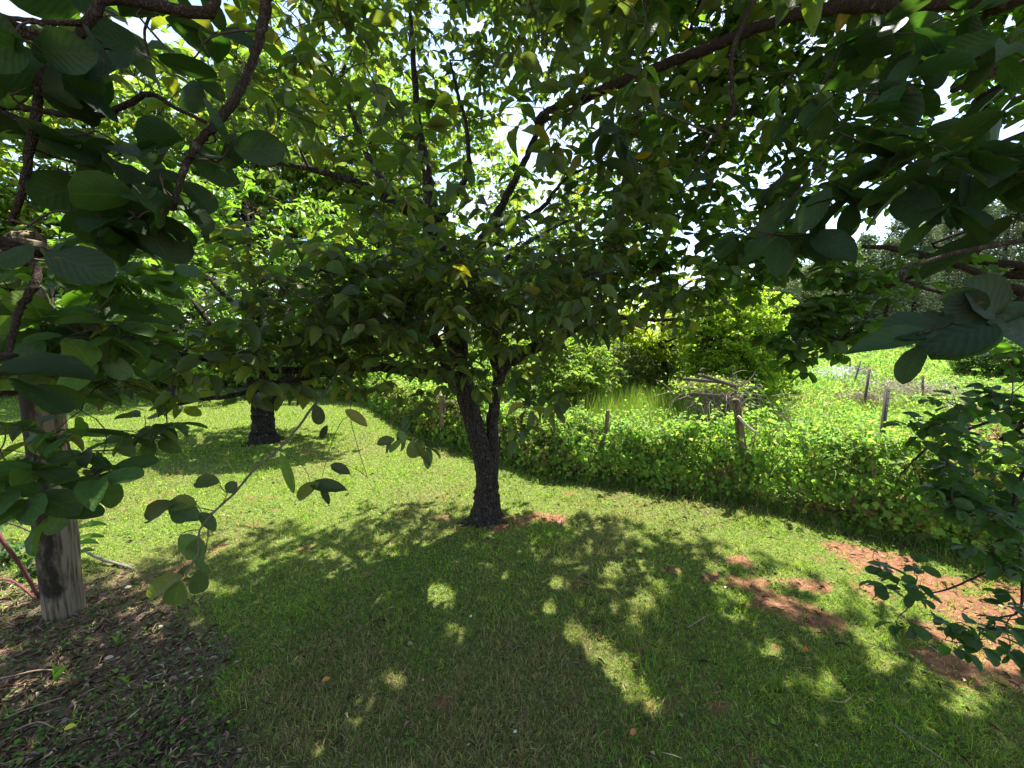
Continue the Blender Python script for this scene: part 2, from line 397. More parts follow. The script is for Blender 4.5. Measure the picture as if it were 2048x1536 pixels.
SOIL = [((1085, 1036), .22), ((970, 1048), .2), ((1640, 1235), .22), ((1560, 1205), .16), ((1480, 1165), .15), ((1420, 1150), .12), ((1770, 1125), .22),
        ((1860, 1160), .2), ((1930, 1215), .26), ((2000, 1280), .3), ((1860, 1250), .16), ((1700, 1100), .15), ((1340, 1140), .1), ((1550, 1290), .08),
        ((530, 885), .25), ((620, 905), .12), ((1480, 1120), .12), ((1620, 1170), .14),
        ((2080, 1200), .4), ((2150, 1330), .45), ((1900, 1320), .14), ((1760, 1180), .14)]
SOILW = [(ground(*p)[:2], r * (1.0 if p[0] > 1680 else .75)) for p, r in SOIL]
def zones(x, y):
    n1 = fbm(x * 3.1 + 40, y * 3.1 + 11, 5); n2 = fbm(x * 9 + 3, y * 9 + 71, 3)
    bare = np.zeros_like(x)
    for c, r in SOILW:
        dx = x - c[0]; dy = y - c[1]
        bare = np.maximum(bare, 1.15 * np.exp(-(dx * dx / (r * 1.5) ** 2 + dy * dy / r ** 2)))
    bare = sstep(.35, .95, bare + (n1 - .5) * 1.3 + (n2 - .5) * 1.1)
    bare = np.maximum(bare, .7 * sstep(.70, .78, n1) * sstep(.5, .62, n2) * sstep(5, 3, y))
    # leaf litter and mulch in the near left corner, around the round post
    a = ground(400, 1200)[:2]; b = ground(520, 1536)[:2]
    t = (y - b[1]) / (a[1] - b[1]); xe = b[0] + (a[0] - b[0]) * t
    m = sstep(.25, -.25, x - xe + (n1 - .5) * 1.1) * sstep(2.75, 2.2, y + (n2 - .5) * .5)
    fs = fside(x, y)
    m = np.maximum(m, .8 * sstep(.25, .0, np.abs(fs - .05)))
    mead = sstep(.2, .5, fs)
    return bare, m, mead, n1, fs
def hgt(x, y):
    x = np.asarray(x, float); y = np.asarray(y, float)
    h = (fbm(x * .5 + 9, y * .5 + 4, 3) - .5) * .08 + (fbm(x * 4, y * 4 + 30, 3) - .5) * .025
    far = np.maximum(0, y - 35)
    return h + 0.02 * far * sstep(0, 25, x)
ax = np.arange(-5.5, 5.5, .055); g = np.cumsum(.055 * 1.12 ** np.arange(1, 66))
xs = np.concatenate([(-5.5 - g)[::-1], ax, 5.5 + g])
ay = np.arange(.2, 7, .055)
ys = np.concatenate([(.2 - g[:40])[::-1], ay, 7 + g])
X, Y = np.meshgrid(xs, ys, indexing='ij')
bare, mul, mead, n1, fs = zones(X, Y)
Z = hgt(X, Y) - .0
idx = np.arange(X.size).reshape(X.shape)
Fg = np.stack([idx[:-1, :-1], idx[1:, :-1], idx[1:, 1:], idx[:-1, 1:]], -1).reshape(-1, 4)
ex = np.stack([bare, mul, mead, n1], -1).reshape(-1, 4)
gm, n, l, b, out = new_mat("ground_soil_and_turf")
za = n.new("ShaderNodeAttribute"); za.attribute_name = "zone"; sep = n.new("ShaderNodeSeparateColor"); l.new(za.outputs['Color'], sep.inputs[0])
tcn = n.new("ShaderNodeTexCoord")
def nramp(scale, stops, det=8, ro=.65):
    q = n.new("ShaderNodeTexNoise"); q.inputs['Scale'].default_value = scale; q.inputs['Detail'].default_value = det; q.inputs['Roughness'].default_value = ro
    l.new(tcn.outputs['Object'], q.inputs['Vector']); r = n.new("ShaderNodeValToRGB")
    r.color_ramp.elements[0].position = stops[0][0]; r.color_ramp.elements[0].color = (*stops[0][1], 1)
    r.color_ramp.elements[1].position = stops[-1][0]; r.color_ramp.elements[1].color = (*stops[-1][1], 1)
    for p, c in stops[1:-1]:
        e = r.color_ramp.elements.new(p); e.color = (*c, 1)
    l.new(q.outputs['Fac'], r.inputs['Fac']); return q, r
q1, turf = nramp(34, [(.3, (.045, .055, .016)), (.5, (.10, .13, .03)), (.7, (.18, .18, .06))])
q2, soil = nramp(28, [(.28, (.08, .04, .025)), (.46, (.19, .085, .048)), (.6, (.26, .125, .075)), (.75, (.36, .21, .14))])
q3, mulch = nramp(55, [(.3, (.05, .032, .022)), (.5, (.14, .095, .065)), (.72, (.27, .2, .15))])
q4, md = nramp(14, [(.3, (.07, .09, .025)), (.6, (.15, .18, .05))])
def mixc(f, a, c):
    k = n.new("ShaderNodeMix"); k.data_type = 'RGBA'; l.new(f, k.inputs[0]); l.new(a, k.inputs[6]); l.new(c, k.inputs[7]); return k.outputs[2]
qe = n.new("ShaderNodeTexNoise"); qe.inputs['Scale'].default_value = 26; qe.inputs['Detail'].default_value = 7; qe.inputs['Roughness'].default_value = .75; l.new(tcn.outputs['Object'], qe.inputs['Vector'])
me1 = n.new("ShaderNodeMath"); me1.operation = 'MULTIPLY_ADD'; me1.inputs[1].default_value = 1.6; l.new(qe.outputs['Fac'], me1.inputs[0]); l.new(sep.outputs[0], me1.inputs[2])
me2 = n.new("ShaderNodeMapRange"); me2.inputs['From Min'].default_value = .98; me2.inputs['From Max'].default_value = 1.5; l.new(me1.outputs[0], me2.inputs['Value'])
c = mixc(me2.outputs[0], turf.outputs[0], soil.outputs[0]); c = mixc(sep.outputs[1], c, mulch.outputs[0]); c = mixc(sep.outputs[2], c, md.outputs[0])
l.new(c, b.inputs['Base Color']); b.inputs['Roughness'].default_value = .95; b.inputs['Specular IOR Level'].default_value = .1
bp = n.new("ShaderNodeBump"); bp.inputs['Strength'].default_value = 1; bp.inputs['Distance'].default_value = .02
l.new(q3.outputs['Fac'], bp.inputs['Height']); l.new(bp.outputs[0], b.inputs['Normal'])
tag(mk("ground", np.stack([X, Y, Z], -1).reshape(-1, 3), Fg, gm, None, None, True, ex), kind='structure')

# ================================================================== lawn grass
rng = np.random.default_rng(5)
def blades(P, L, W, lean, rng, curl=.5):
    """grass blades: 5 vertices, 3 faces"""
    N = len(P); th = rng.uniform(0, 2 * np.pi, N); d = np.stack([np.cos(th), np.sin(th), np.zeros(N)], -1)
    ph = rng.uniform(0, 2 * np.pi, N); s = np.stack([np.cos(ph), np.sin(ph), np.zeros(N)], -1)
    up = np.array([0, 0, 1.0]); L = L[:, None]; W = W[:, None]; lean = lean[:, None]
    m = P + up * L * .55 * np.cos(lean) + d * L * .55 * np.sin(lean)
    l2 = lean + curl
    tp = m + up * L * .45 * np.cos(l2) + d * L * .45 * np.sin(l2)
    V = np.stack([P - s * W, P + s * W, m - s * W * .8, m + s * W * .8, tp], 1).reshape(-1, 3)
    o = (np.arange(N) * 5)[:, None]
    return V, [np.array([[0, 1, 3, 2]]) + o, np.array([[2, 3, 4]]) + o]
def scatter(rng, n, Y0, Y1, p=1.0, marg=1.45):
    """ground points spread over the view wedge, density falling with distance"""
    u = rng.random(n)
    if abs(p - 2) < 1e-6: yy = Y0 * (Y1 / Y0) ** u
    else:
        k = 2 - p; yy = (Y0 ** k + u * (Y1 ** k - Y0 ** k)) ** (1 / k)
    xx = rng.uniform(-1, 1, n) * (yy + .25) * marg
    return xx, yy
gx, gy = scatter(rng, 540000, .75, 16, 1.75)
b_, m_, md_, nn, fs_ = zones(gx, gy)
keep = rng.random(len(gx)) < np.clip((1 - b_ * .78) * (1 - m_ * .85), 0, 1) * (fs_ < .25)
gx, gy, nn, m_ = gx[keep], gy[keep], nn[keep], m_[keep]
P = np.stack([gx, gy, hgt(gx, gy)], -1); N = len(P)
clump = fbm(gx * 1.3 + 70, gy * 1.3, 4); tall = sstep(.55, .7, fbm(gx * 5 + 7, gy * 5 + 90, 3))
L = rng.uniform(.013, .033, N) * (1 + 1.0 * tall) * (1 + .04 * gy); W = rng.uniform(.0009, .0019, N) * np.maximum(1, gy / 1.7) ** .9
V, F = blades(P, L, W, rng.uniform(.15, 1.25, N), rng)
straw = np.clip(.50 + (.5 - clump) * 2.4 - .15 * (gy - 2), .03, .88)
isS = rng.random(N) < straw
cg = palette(rng, N, [(.145, .235, .04), (.185, .285, .045), (.115, .20, .04), (.25, .31, .055)], [3, 3, 2, 1.6], .22)
cs = palette(rng, N, [(.34, .28, .14), (.25, .19, .10), (.21, .18, .075)], [2, 2, 2], .2)
cc = np.where(isS[:, None], cs, cg)
o = mk("lawn_grass", V, F, M_GRASS, None, np.repeat(cc, 5, 0)); tag(o, "mown lawn grass mixed with straw coloured blades under the trees", "grass", kind='stuff')
# low broad leaved weeds in the lawn
gx, gy = scatter(rng, 42000, .8, 9, 1.7)
b_, m_, md_, nn, fs_ = zones(gx, gy); wz = fbm(gx * 1.7 + 21, gy * 1.7 + 3, 4)
keep = (rng.random(len(gx)) < np.clip(.05 + 1.6 * (wz - .48) + .55 * m_ * (gy > 1.2), 0, 1)) & (fs_ < .2) & (b_ < .5)
gx, gy = gx[keep], gy[keep]; N = len(gx); A = Acc()
D = rng.normal(0, 1, (N, 3)); D[:, 2] = np.abs(D[:, 2]) * .35
leaves(A, np.stack([gx, gy, hgt(gx, gy) + rng.uniform(.005, .03, N)], -1), D, rng.normal(0, .35, (N, 3)) + [0, 0, 1], rng.uniform(.010, .024, N) * (1 + .1 * gy), .42,
       T_LOW, palette(rng, N, [(.07, .13, .035), (.10, .17, .04), (.06, .11, .04)], [1, 1, 1], .2))
tag(A.build("clover", M_GRASS), "low clover and creeping weeds spread through the lawn", "ground cover", kind='stuff')
# litter
gx, gy = scatter(rng, 60000, .75, 6, 1.6)
b_, m_, md_, nn, fs_ = zones(gx, gy)
keep = (rng.random(len(gx)) < np.clip(m_ * .95 + .035 + b_ * .10, 0, 1)) & (fs_ < .6)
gx, gy = gx[keep], gy[keep]; N = len(gx); A = Acc()
D = rng.normal(0, 1, (N, 3)); D[:, 2] *= .12
thin = rng.random(N) < .82
leaves(A, np.stack([gx, gy, hgt(gx, gy) + rng.uniform(.002, .018, N)], -1), D, rng.normal(0, .4, (N, 3)) + [0, 0, 1],
       np.where(thin, rng.uniform(.025, .09, N), rng.uniform(.012, .035, N)), np.where(thin, .035, .32), T_LOW,
       palette(rng, N, [(.22, .15, .095), (.32, .23, .14), (.13, .085, .055), (.38, .31, .21), (.19, .14, .11)], [3, 2.4, 4, .5, 1.5], .25))
tag(A.build("leaf_litter", M_DRY), "brown dead leaves and straw covering the bare corner by the round post", "leaf litter", kind='stuff')

# ================================================================== tree machinery
LIT = [[(1000, 940), (1120, 962), (1300, 985), (1500, 1012), (1700, 1062), (1880, 1108), (2100, 1150), (2150, 1260), (1960, 1205), (1800, 1165), (1640, 1120), (1500, 1095), (1350, 1048), (1180, 1012), (1040, 985), (1000, 960)],
       [(165, 1080), (160, 985), (250, 950), (420, 948), (560, 938), (700, 915), (830, 905), (960, 925), (960, 965), (880, 985), (700, 965), (640, 990), (520, 1020), (400, 1060), (300, 1085), (210, 1100)],
       [(560, 795), (720, 800), (800, 850), (900, 895), (960, 930), (840, 925), (720, 875), (600, 845), (560, 830)],
       [(100, 785), (520, 785), (500, 822), (360, 838), (120, 850)],
       [(120, 880), (240, 900), (330, 945), (160, 990)],
       [(1800, 1190), (2048, 1235), (2100, 1330), (1960, 1330), (1850, 1250)], [(1690, 1150), (1760, 1160), (1790, 1200), (1720, 1190)]]
DAP = [(875, 1190, 36), (915, 1262, 26), (790, 1358, 30), (1110, 1165, 17), (1010, 1148, 12), (1150, 1262, 30), (1195, 1290, 34), (1240, 1330, 38), (1275, 1375, 34), (1305, 1405, 22),
       (1290, 1195, 26), (1100, 1215, 20), (310, 1265, 18), (720, 1450, 14), (1545, 1290, 22), (1660, 1200, 24), (1930, 1395, 40), (1770, 1320, 26), (1060, 1225, 12), (1350, 1440, 14),
       (560, 905, 14), (400, 880, 12), (1560, 1150, 22), (1430, 1135, 18), (640, 1500, 18), (1230, 1215, 16), (1120, 1120, 8)]
def lit_leaf(P):
    """True where a leaf's shadow would fall on ground that the photo shows in sun"""
    G = P - SDIR * (P[:, 2:3] / SDIR[2])
    px, py, dep = proj(G)
    ok = (G[:, 1] > .7)
    r = np.zeros(len(P), bool)
    for pl in LIT: r |= pin(px, py, pl)
    for x, y, q in DAP: r |= (np.hypot(px - x, (py - y) * 1.1) < q * .97)
    return r & ok
def limbset(acc_specs, mat, root, rng, scale=1.0):
    """acc_specs: list of (name, points, radii); builds each as a part, returns node cloud"""
    nodes = []; rad = []
    for name, P, R, sides in acc_specs:
        R = np.array(R) * scale; A = Acc(); C, r = tube(A, P, R, sides, 7, .12, rng, None)
        A.build(name, mat, root, True); nodes.append(C); rad.append(r)
    return np.vstack(nodes), np.concatenate(rad)
def grow(centers, nodes, rads, rng, tw, col, r0=.007, sag=.06, minr=.0018, maxr=.02):
    """connect every leaf cluster to the nearest wood, cluster by cluster"""
    nd = nodes.copy(); d0 = np.array([np.min(np.linalg.norm(nd - c, axis=1)) for c in centers])
    order = np.argsort(d0); cap = len(nd) + 4 * len(centers)
    buf = np.zeros((cap, 3)); buf[:len(nd)] = nd; k = len(nd)
    rb = np.zeros(cap); rb[:k] = rads
    SA, SB, RA, RB = [], [], [], []
    for i in order:
        c = centers[i]; dd = np.linalg.norm(buf[:k] - c, axis=1)
        j = np.argmin(dd + np.maximum(0, buf[:k, 2] - c[2]) * .5)
        a = buf[j]; L = np.linalg.norm(c - a)
        ra = min(maxr, max(minr, min(rb[j] * .75, r0 * (.45 + L * 1.3)))); rc = max(minr, ra * .5)
        SA.append(a); SB.append(c); RA.append(ra); RB.append(rc)
        for t in (.4, .7, 1.0):
            buf[k] = a + (c - a) * t; rb[k] = ra + (rc - ra) * t; k += 1
    twigs(tw, SA, SB, np.array(RA), np.array(RB), sag, rng, 5, col)
def foliage(centers, rc, rng, la, tw, leafL, leafW, T, pal, nwh=(3, 6), nl=(4, 6), col=(.06, .045, .035), filt=None, droop=.35, tr=.0013, flat=.6, spread=.9, uptilt=.35):
    """leaf whorls round each cluster centre; every whorl on a little twig"""
    C = np.asarray(centers); cnt = rng.integers(nwh[0], nwh[1] + 1, len(C))
    ci = np.repeat(np.arange(len(C)), cnt); n = len(ci)
    off = norm(rng.normal(0, 1, (n, 3)) * [1, 1, flat]) * rc * rng.uniform(.35, 1, (n, 1))
    Wp = C[ci] + off
    k = rng.integers(nl[0], nl[1] + 1, n); wi = np.repeat(np.arange(n), k); N = len(wi)
    first = np.concatenate([[0], np.cumsum(k)[:-1]]); num = np.arange(N) - first[wi]
    az = rng.uniform(0, 6.28, n)[wi] + num * 2 * np.pi / k[wi] + rng.normal(0, .3, N)
    od = norm(off)[wi]
    D = np.stack([np.cos(az), np.sin(az), -rng.uniform(0, droop * 2, N)], -1) * spread + od * .45
    U = rng.normal(0, uptilt, (N, 3)) + [0, 0, 1]
    L = rng.uniform(.72, 1.18, N) * leafL
    Pp = Wp[wi] + rng.normal(0, .006, (N, 3)) + norm(D) * .008
    keep = np.ones(N, bool)
    if filt is not None: keep = ~filt(Pp + norm(D) * L[:, None] * .5)
    Pp, D, U, L = Pp[keep], D[keep], U[keep], L[keep]; M = len(Pp)
    c = palette(rng, M, *pal)
    leaves(la, Pp, D, U, L, rng.uniform(.88, 1.12, M) * leafW * .5, T, c)
    has = np.bincount(wi[keep], minlength=n) > 0
    twigs(tw, C[ci][has], Wp[has], tr * 1.5, tr, .03, rng, 3, col)
    return M
PAL_DOG = ([(.062, .094, .036), (.082, .115, .036), (.052, .082, .038), (.12, .135, .034), (.20, .15, .02)], [4, 4, 3, 1.8, .08], .22)
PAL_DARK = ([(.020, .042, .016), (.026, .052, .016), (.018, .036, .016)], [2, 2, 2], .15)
PAL_BR = ([(.13, .20, .035), (.17, .25, .04), (.10, .17, .035), (.24, .24, .04)], [3, 3, 2, 1.2], .18)

def px_reject(C, gaps):
    px, py, _ = proj(C); r = np.zeros(len(C), bool)
    for x, y, q in gaps: r |= np.hypot(px - x, py - y) < q
    return r

# ================================================================== main dogwood
rng = np.random.default_rng(11)
base = ground(972, 1040)
tree = thing("dogwood_tree", base, "dark forked tree in the middle of the lawn with a broad leafy crown", "tree")
YB = base[1]
def flare(t, th): return 1 + .75 * np.exp(-t * 15) * (1 + .55 * np.cos(4 * th + 1)) + .05 * np.cos(4 * th + 1) + .06 * np.sin(2 * th + t * 9) + .04 * np.sin(5 * th + t * 23)
A = Acc()
P = [base + [0, 0, -.08], at(974, 1000, YB), at(972, 950, YB - .02), at(962, 900, YB - .03), at(948, 850, YB - .04), at(935, 800, YB - .05), at(925, 755, YB - .05), at(915, 700, YB - .02)]
C1, r1 = tube(A, P, [.105, .094, .086, .083, .081, .078, .071, .062], 20, 7, .03, rng, None, True, flare)
P = [at(985, 960, YB + .0), at(986, 900, YB + .0), at(985, 850, YB + .01), at(990, 800, YB + .02), at(1000, 755, YB + .05), at(1022, 715, YB + .1)]
for k_, (aa, ll) in enumerate([(-2.6, .26), (-1.3, .2), (-.4, .24), (.5, .2), (2.2, .2), (3.4, .3)]):
    dv = np.array([math.cos(aa), math.sin(aa), 0]); tube(A, [base + dv * .06 + [0, 0, .12], base + dv * .12 + [0, 0, .035], base + dv * ll + [0, 0, -.02]], [.045, .034, .01], 8, 5, .08, rng)
P = [at(985, 960, YB + .0), at(986, 900, YB + .0), at(985, 850, YB + .01), at(990, 800, YB + .02), at(1000, 755, YB + .05), at(1022, 715, YB + .1)]
C2, r2 = tube(A, P, [.048, .050, .05, .048, .045, .04], 14, 7, .04, rng, None)
A.build("trunk", M_BARK, tree, True)
specs = [
 ("limb", [at(918, 715, YB), at(905, 620, YB + .02), at(890, 540, YB + .05), at(872, 470, YB + .05), at(862, 400, YB + .1), at(848, 320, YB + .1), at(835, 240, YB + .05), at(828, 130, YB + .0), at(820, 20, YB - .1)], [.075, .066, .058, .05, .042, .034, .026, .018, .01], 10),
 ("limb", [at(872, 470, YB + .05), at(835, 430, YB), at(800, 412, YB - .1), at(730, 372, YB - .2), at(680, 355, YB - .25), at(620, 338, YB - .3), at(545, 322, YB - .35), at(480, 300, YB - .4)], [.04, .034, .032, .027, .022, .017, .012, .006], 8),
 ("limb", [at(825, 425, YB), at(775, 375, YB + .1), at(735, 310, YB + .15), at(705, 230, YB + .2), at(672, 160, YB + .2), at(610, 80, YB + .2)], [.03, .026, .022, .018, .014, .008], 8),
 ("limb", [at(868, 455, YB + .05), at(905, 400, YB), at(935, 350, YB - .05), at(937, 300, YB - .1), at(930, 240, YB - .1), at(915, 185, YB - .15), at(900, 120, YB - .2)], [.026, .022, .018, .015, .012, .01, .006], 7),
 ("limb", [at(1000, 755, YB + .05), at(985, 690, YB + .05), at(960, 600, YB + .02), at(955, 520, YB), at(975, 460, YB), at(1010, 400, YB), at(1045, 330, YB), at(1070, 275, YB - .05), at(1082, 245, YB - .05), at(1130, 225, YB - .1), at(1200, 190, YB - .2)], [.05, .046, .044, .04, .034, .027, .022, .019, .016, .012, .007], 9),
 ("limb", [at(968, 475, YB), at(1000, 448, YB - .05), at(1045, 438, YB - .1), at(1085, 415, YB - .1), at(1115, 375, YB - .15), at(1150, 345, YB - .2), at(1230, 320, YB - .25)], [.02, .018, .016, .014, .011, .009, .005], 7),
 ("limb", [at(1018, 722, YB + .1), at(1060, 700, YB + .1), at(1110, 675, YB + .1), at(1170, 650, YB + .05), at(1240, 635, YB + .1), at(1330, 640, YB + .2), at(1420, 630, YB + .3)], [.05, .046, .04, .03, .02, .013, .006], 9),
 ("limb", [at(922, 765, YB - .05), at(880, 745, YB - .2), at(800, 738, YB - .5), at(700, 732, YB - .8), at(600, 742, YB - 1.1), at(500, 735, YB - 1.3), at(400, 716, YB - 1.5), at(320, 698, YB - 1.6), at(270, 680, YB - 1.65)], [.06, .05, .036, .026, .018, .013, .010, .007, .004], 8),
 ("limb", [at(700, 732, YB - .8), at(630, 752, YB - 1.1), at(560, 768, YB - 1.3), at(470, 790, YB - 1.5), at(400, 800, YB - 1.6), at(330, 815, YB - 1.68)], [.018, .013, .011, .009, .007, .004], 7),
 ("limb", [at(905, 770, YB - .05), at(880, 700, YB - .3), at(850, 640, YB - .6), at(800, 590, YB - .9), at(730, 560, YB - 1.1), at(640, 540, YB - 1.3)], [.035, .028, .022, .016, .011, .006], 7),
 ("limb", [at(985, 700, YB), at(1010, 640, YB - .3), at(1050, 600, YB - .6), at(1110, 570, YB - .9), at(1180, 550, YB - 1.1)], [.028, .022, .017, .012, .006], 7),
 ("limb", [at(905, 640, YB), at(880, 560, YB + .5), at(820, 480, YB + .9), at(740, 430, YB + 1.2)], [.03, .024, .017, .008], 7),
 ("limb", [at(955, 580, YB), at(1010, 520, YB + .5), at(1080, 470, YB + .9), at(1160, 430, YB + 1.1)], [.03, .024, .017, .008], 7),
]
nodes, rads = limbset(specs, M_BARK, tree, rng, 1.18)
# crown volume
def ell(rng, n, c, r, lo=.0):
    d = norm(rng.normal(0, 1, (n, 3))); q = (rng.random(n) * (1 - lo ** 3) + lo ** 3) ** (1 / 3)
    return np.array(c) + d * q[:, None] * np.array(r)
C = np.vstack([ell(rng, 520, (-.15, 3.0, 3.15), (2.3, 1.9, 1.7), .35), ell(rng, 190, (-.25, 2.55, 1.95), (1.5, .9, .5)), ell(rng, 70, (-.9, 2.2, 1.85), (.8, .5, .4)),
               ell(rng, 70, (.9, 3.4, 2.1), (1.1, .8, .35)), ell(rng, 130, (.2, 3.4, 4.6), (1.9, 1.7, .9)), ell(rng, 330, (1.3, 4.5, 5.9), (3.0, 1.6, .8))])  # last set: unseen high clusters added to shade the foreground lawn
px, py, dp = proj(C)
lower = np.interp(px, [300, 500, 700, 900, 1000, 1100, 1200, 1300, 1500], [560, 700, 745, 770, 740, 700, 620, 610, 600])
keep = (py < lower) & (C[:, 1] > 1.3) & ~px_reject(C, [(1040, 385, 26), (1110, 330, 26), (1190, 480, 25), (560, 420, 60), (440, 460, 60), (640, 450, 35), (900, 440, 20), (470, 300, 60), (1350, 500, 60)])
keep &= (px > 400) | (py < 250)
keep &= (py < -30) | ((py > 500) & (px > 450) & (rng.random(len(C)) < .62)) | (rng.random(len(C)) < np.interp(px, [300, 600, 800, 1150, 1400], [.5, .55, .62, .8, .8]) + .2 * (py < 260))
keep &= ~((px < 700) & (py > 240) & (py < 660) & (rng.random(len(C)) < .5))
keep &= ~((px > 660) & (px < 1130) & (py > 240) & (py < 540) & (rng.random(len(C)) < .4))
C = C[keep]
LA = Acc(); TW = Acc()
grow(C, nodes, rads, rng, TW, (.055, .042, .034), .009)
foliage(C, .24, rng, LA, TW, .098, .52, T_MID, PAL_DOG, (3, 6), (3, 5), filt=lit_leaf, droop=.26, uptilt=.5, flat=.75)
# low limb towards the left, close to the camera
ls = [(330, 700), (380, 690), (430, 660), (480, 690), (520, 650), (560, 700), (600, 670), (640, 700), (690, 660), (600, 760), (540, 790), (460, 770), (380, 770), (300, 760), (250, 790), (200, 740), (330, 830), (280, 860),
      (700, 770), (760, 790), (660, 640), (740, 700), (790, 760), (240, 860), (380, 640), (170, 830), (850, 790), (800, 700), (420, 730), (350, 740), (470, 720), (530, 720), (580, 715), (650, 715), (700, 700), (620, 640), (560, 640), (500, 640), (740, 740), (810, 730), (850, 700), (760, 690), (700, 650), (300, 700), (290, 660), (130, 860), (90, 880), (200, 900)]
C = np.array([at(x + rng.normal(0, 8), y + rng.normal(0, 8), np.interp(x, [100, 300, 500, 700, 850], [1.25, 1.55, 1.9, 2.3, 2.7]) + rng.normal(0, .1)) for x, y in ls])
grow(C, nodes, rads, rng, TW, (.06, .045, .036), .006)
foliage(C, .10, rng, LA, TW, .092, .5, T_NEAR, PAL_DOG, (2, 4), (3, 4), droop=.3, uptilt=.5)
# little sprays hanging below the crown
sp = [((900, 765), 2.65), ((950, 775), 2.7), ((935, 720), 2.6), ((1010, 775), 2.7), ((870, 760), 2.5), ((985, 735), 2.65), ((1020, 700), 2.6), ((860, 720), 2.5), ((860, 800), 2.35), ((820, 840), 2.3), ((800, 870), 2.25), ((840, 880), 2.2), ((1080, 780), 2.3), ((1050, 820), 2.25), ((1110, 800), 2.2), ((1040, 860), 2.2), ((1020, 740), 2.4), ((1140, 790), 2.1), ((960, 745), 2.6), ((1060, 740), 2.5), ((900, 740), 2.5), ((1200, 620), 2.1), ((1180, 660), 2.1)]
C = np.array([at(x, y, d) for (x, y), d in sp]); grow(C, nodes, rads, rng, TW, (.05, .04, .03), .005)
foliage(C, .07, rng, LA, TW, .10, .5, T_NEAR, PAL_DOG, (1, 3), (3, 4), droop=.7)
# the long hanging twig on the left
HT = [at(690, 725, 2.25), at(660, 770, 1.9), at(635, 800, 1.65), at(600, 850, 1.5), at(555, 900, 1.42), at(510, 938, 1.36), at(470, 985, 1.3), at(430, 1022, 1.26), at(400, 1060, 1.24), at(395, 1110, 1.22), at(370, 1150, 1.2)]
A = Acc(); tube(A, HT, [.006, .0055, .005, .0045, .0043, .004, .0038, .0035, .003, .0025, .002], 8, 5, .15, rng, (.11, .095, .07)); tw_part = A.build("hanging_twig", M_TWIG, tree, True)
LBS = [Acc() for _ in range(5)]; T2 = Acc()
def hand_leaf(LBa, Twa, root, tip, Y, w=.5, pal=PAL_DOG, roll=0.0, dY=0.0, stalk=True):
    a = at(root[0], root[1], Y); b = at(tip[0], tip[1], Y + dY); D = (b - a)[None]
    view = norm(np.array([0, 0, CAMH]) - (a + b) / 2)
    U = (view * math.cos(roll) * 1.0 + norm(np.cross(D[0], view)) * math.sin(roll) + np.array([0, 0, .4]))[None]
    leaves(LBa, a[None], D, U, np.linalg.norm(D, axis=1), w * .5, T_ROUND if w > .5 else T_NEAR, palette(rng, 1, *pal))
for rt, tp, w in [((350, 1005), (272, 1042), .42), ((395, 1010), (325, 1005), .5), ((440, 965), (385, 962), .55), ((455, 985), (470, 965), .9), ((350, 1010), (370, 1045), .8), ((400, 1040), (340, 1010), .55), ((400, 1025), (432, 1060), .5),
                  ((360, 1070), (405, 1115), .6), ((400, 1075), (375, 1130), .45), ((385, 1115), (420, 1145), .3), ((370, 1150), (272, 1200), .32), ((360, 1160), (345, 1215), .62), ((395, 1140), (400, 1190), .6), ((380, 1130), (350, 1160), .3),
                  ((560, 905), (590, 990), .2), ((620, 970), (690, 975), .4), ((640, 965), (585, 1000), .4), ((660, 930), (700, 945), .5), ((640, 970), (660, 1010), .3), ((632, 810), (640, 850), .6), ((690, 820), (735, 850), .4),
                  ((655, 850), (640, 880), .4), ((790, 880), (750, 885), .5), ((805, 880), (775, 905), .35), ((810, 885), (800, 862), .6), ((825, 880), (828, 918), .7), ((830, 885), (862, 932), .25)]:
    hand_leaf(LBS[int(np.searchsorted([480, 600, 670, 740], rt[0]))], T2, rt, tp, 1.26 if rt[0] < 480 else 1.6, w)
for a, b in [((430, 1022), (350, 1005)), ((440, 1015), (455, 985)), ((455, 985), (440, 965)), ((400, 1060), (360, 1070)), ((410, 1030), (400, 1140)), ((395, 1110), (380, 1130)), ((380, 1130), (360, 1160)), ((400, 1060), (395, 1010)), ((430, 1022), (400, 1040))]:
    twigs(T2, [at(*a, 1.27)], [at(*b, 1.26)], .002, .0014, 0, rng, 5, (.10, .085, .06))
for a, b in [((700, 790), (700, 830)), ((700, 830), (640, 970)), ((700, 830), (735, 955)), ((735, 955), (690, 930)), ((760, 800), (820, 880)), ((820, 880), (862, 932)), ((555, 900), (620, 970))]:
    twigs(T2, [at(*a, 1.62)], [at(*b, 1.6)], .0016, .0011, .12, rng, 5, (.07, .06, .045))
for LB in LBS:
    if LB.n: LB.build("leaf_spray", M_LEAFN, tree, True)
T2.build("spray_twigs", M_TWIG, tree, True)
LA.build("crown", M_LEAF, tree, True)
TW.build("twigs", M_TWIG, tree, True)

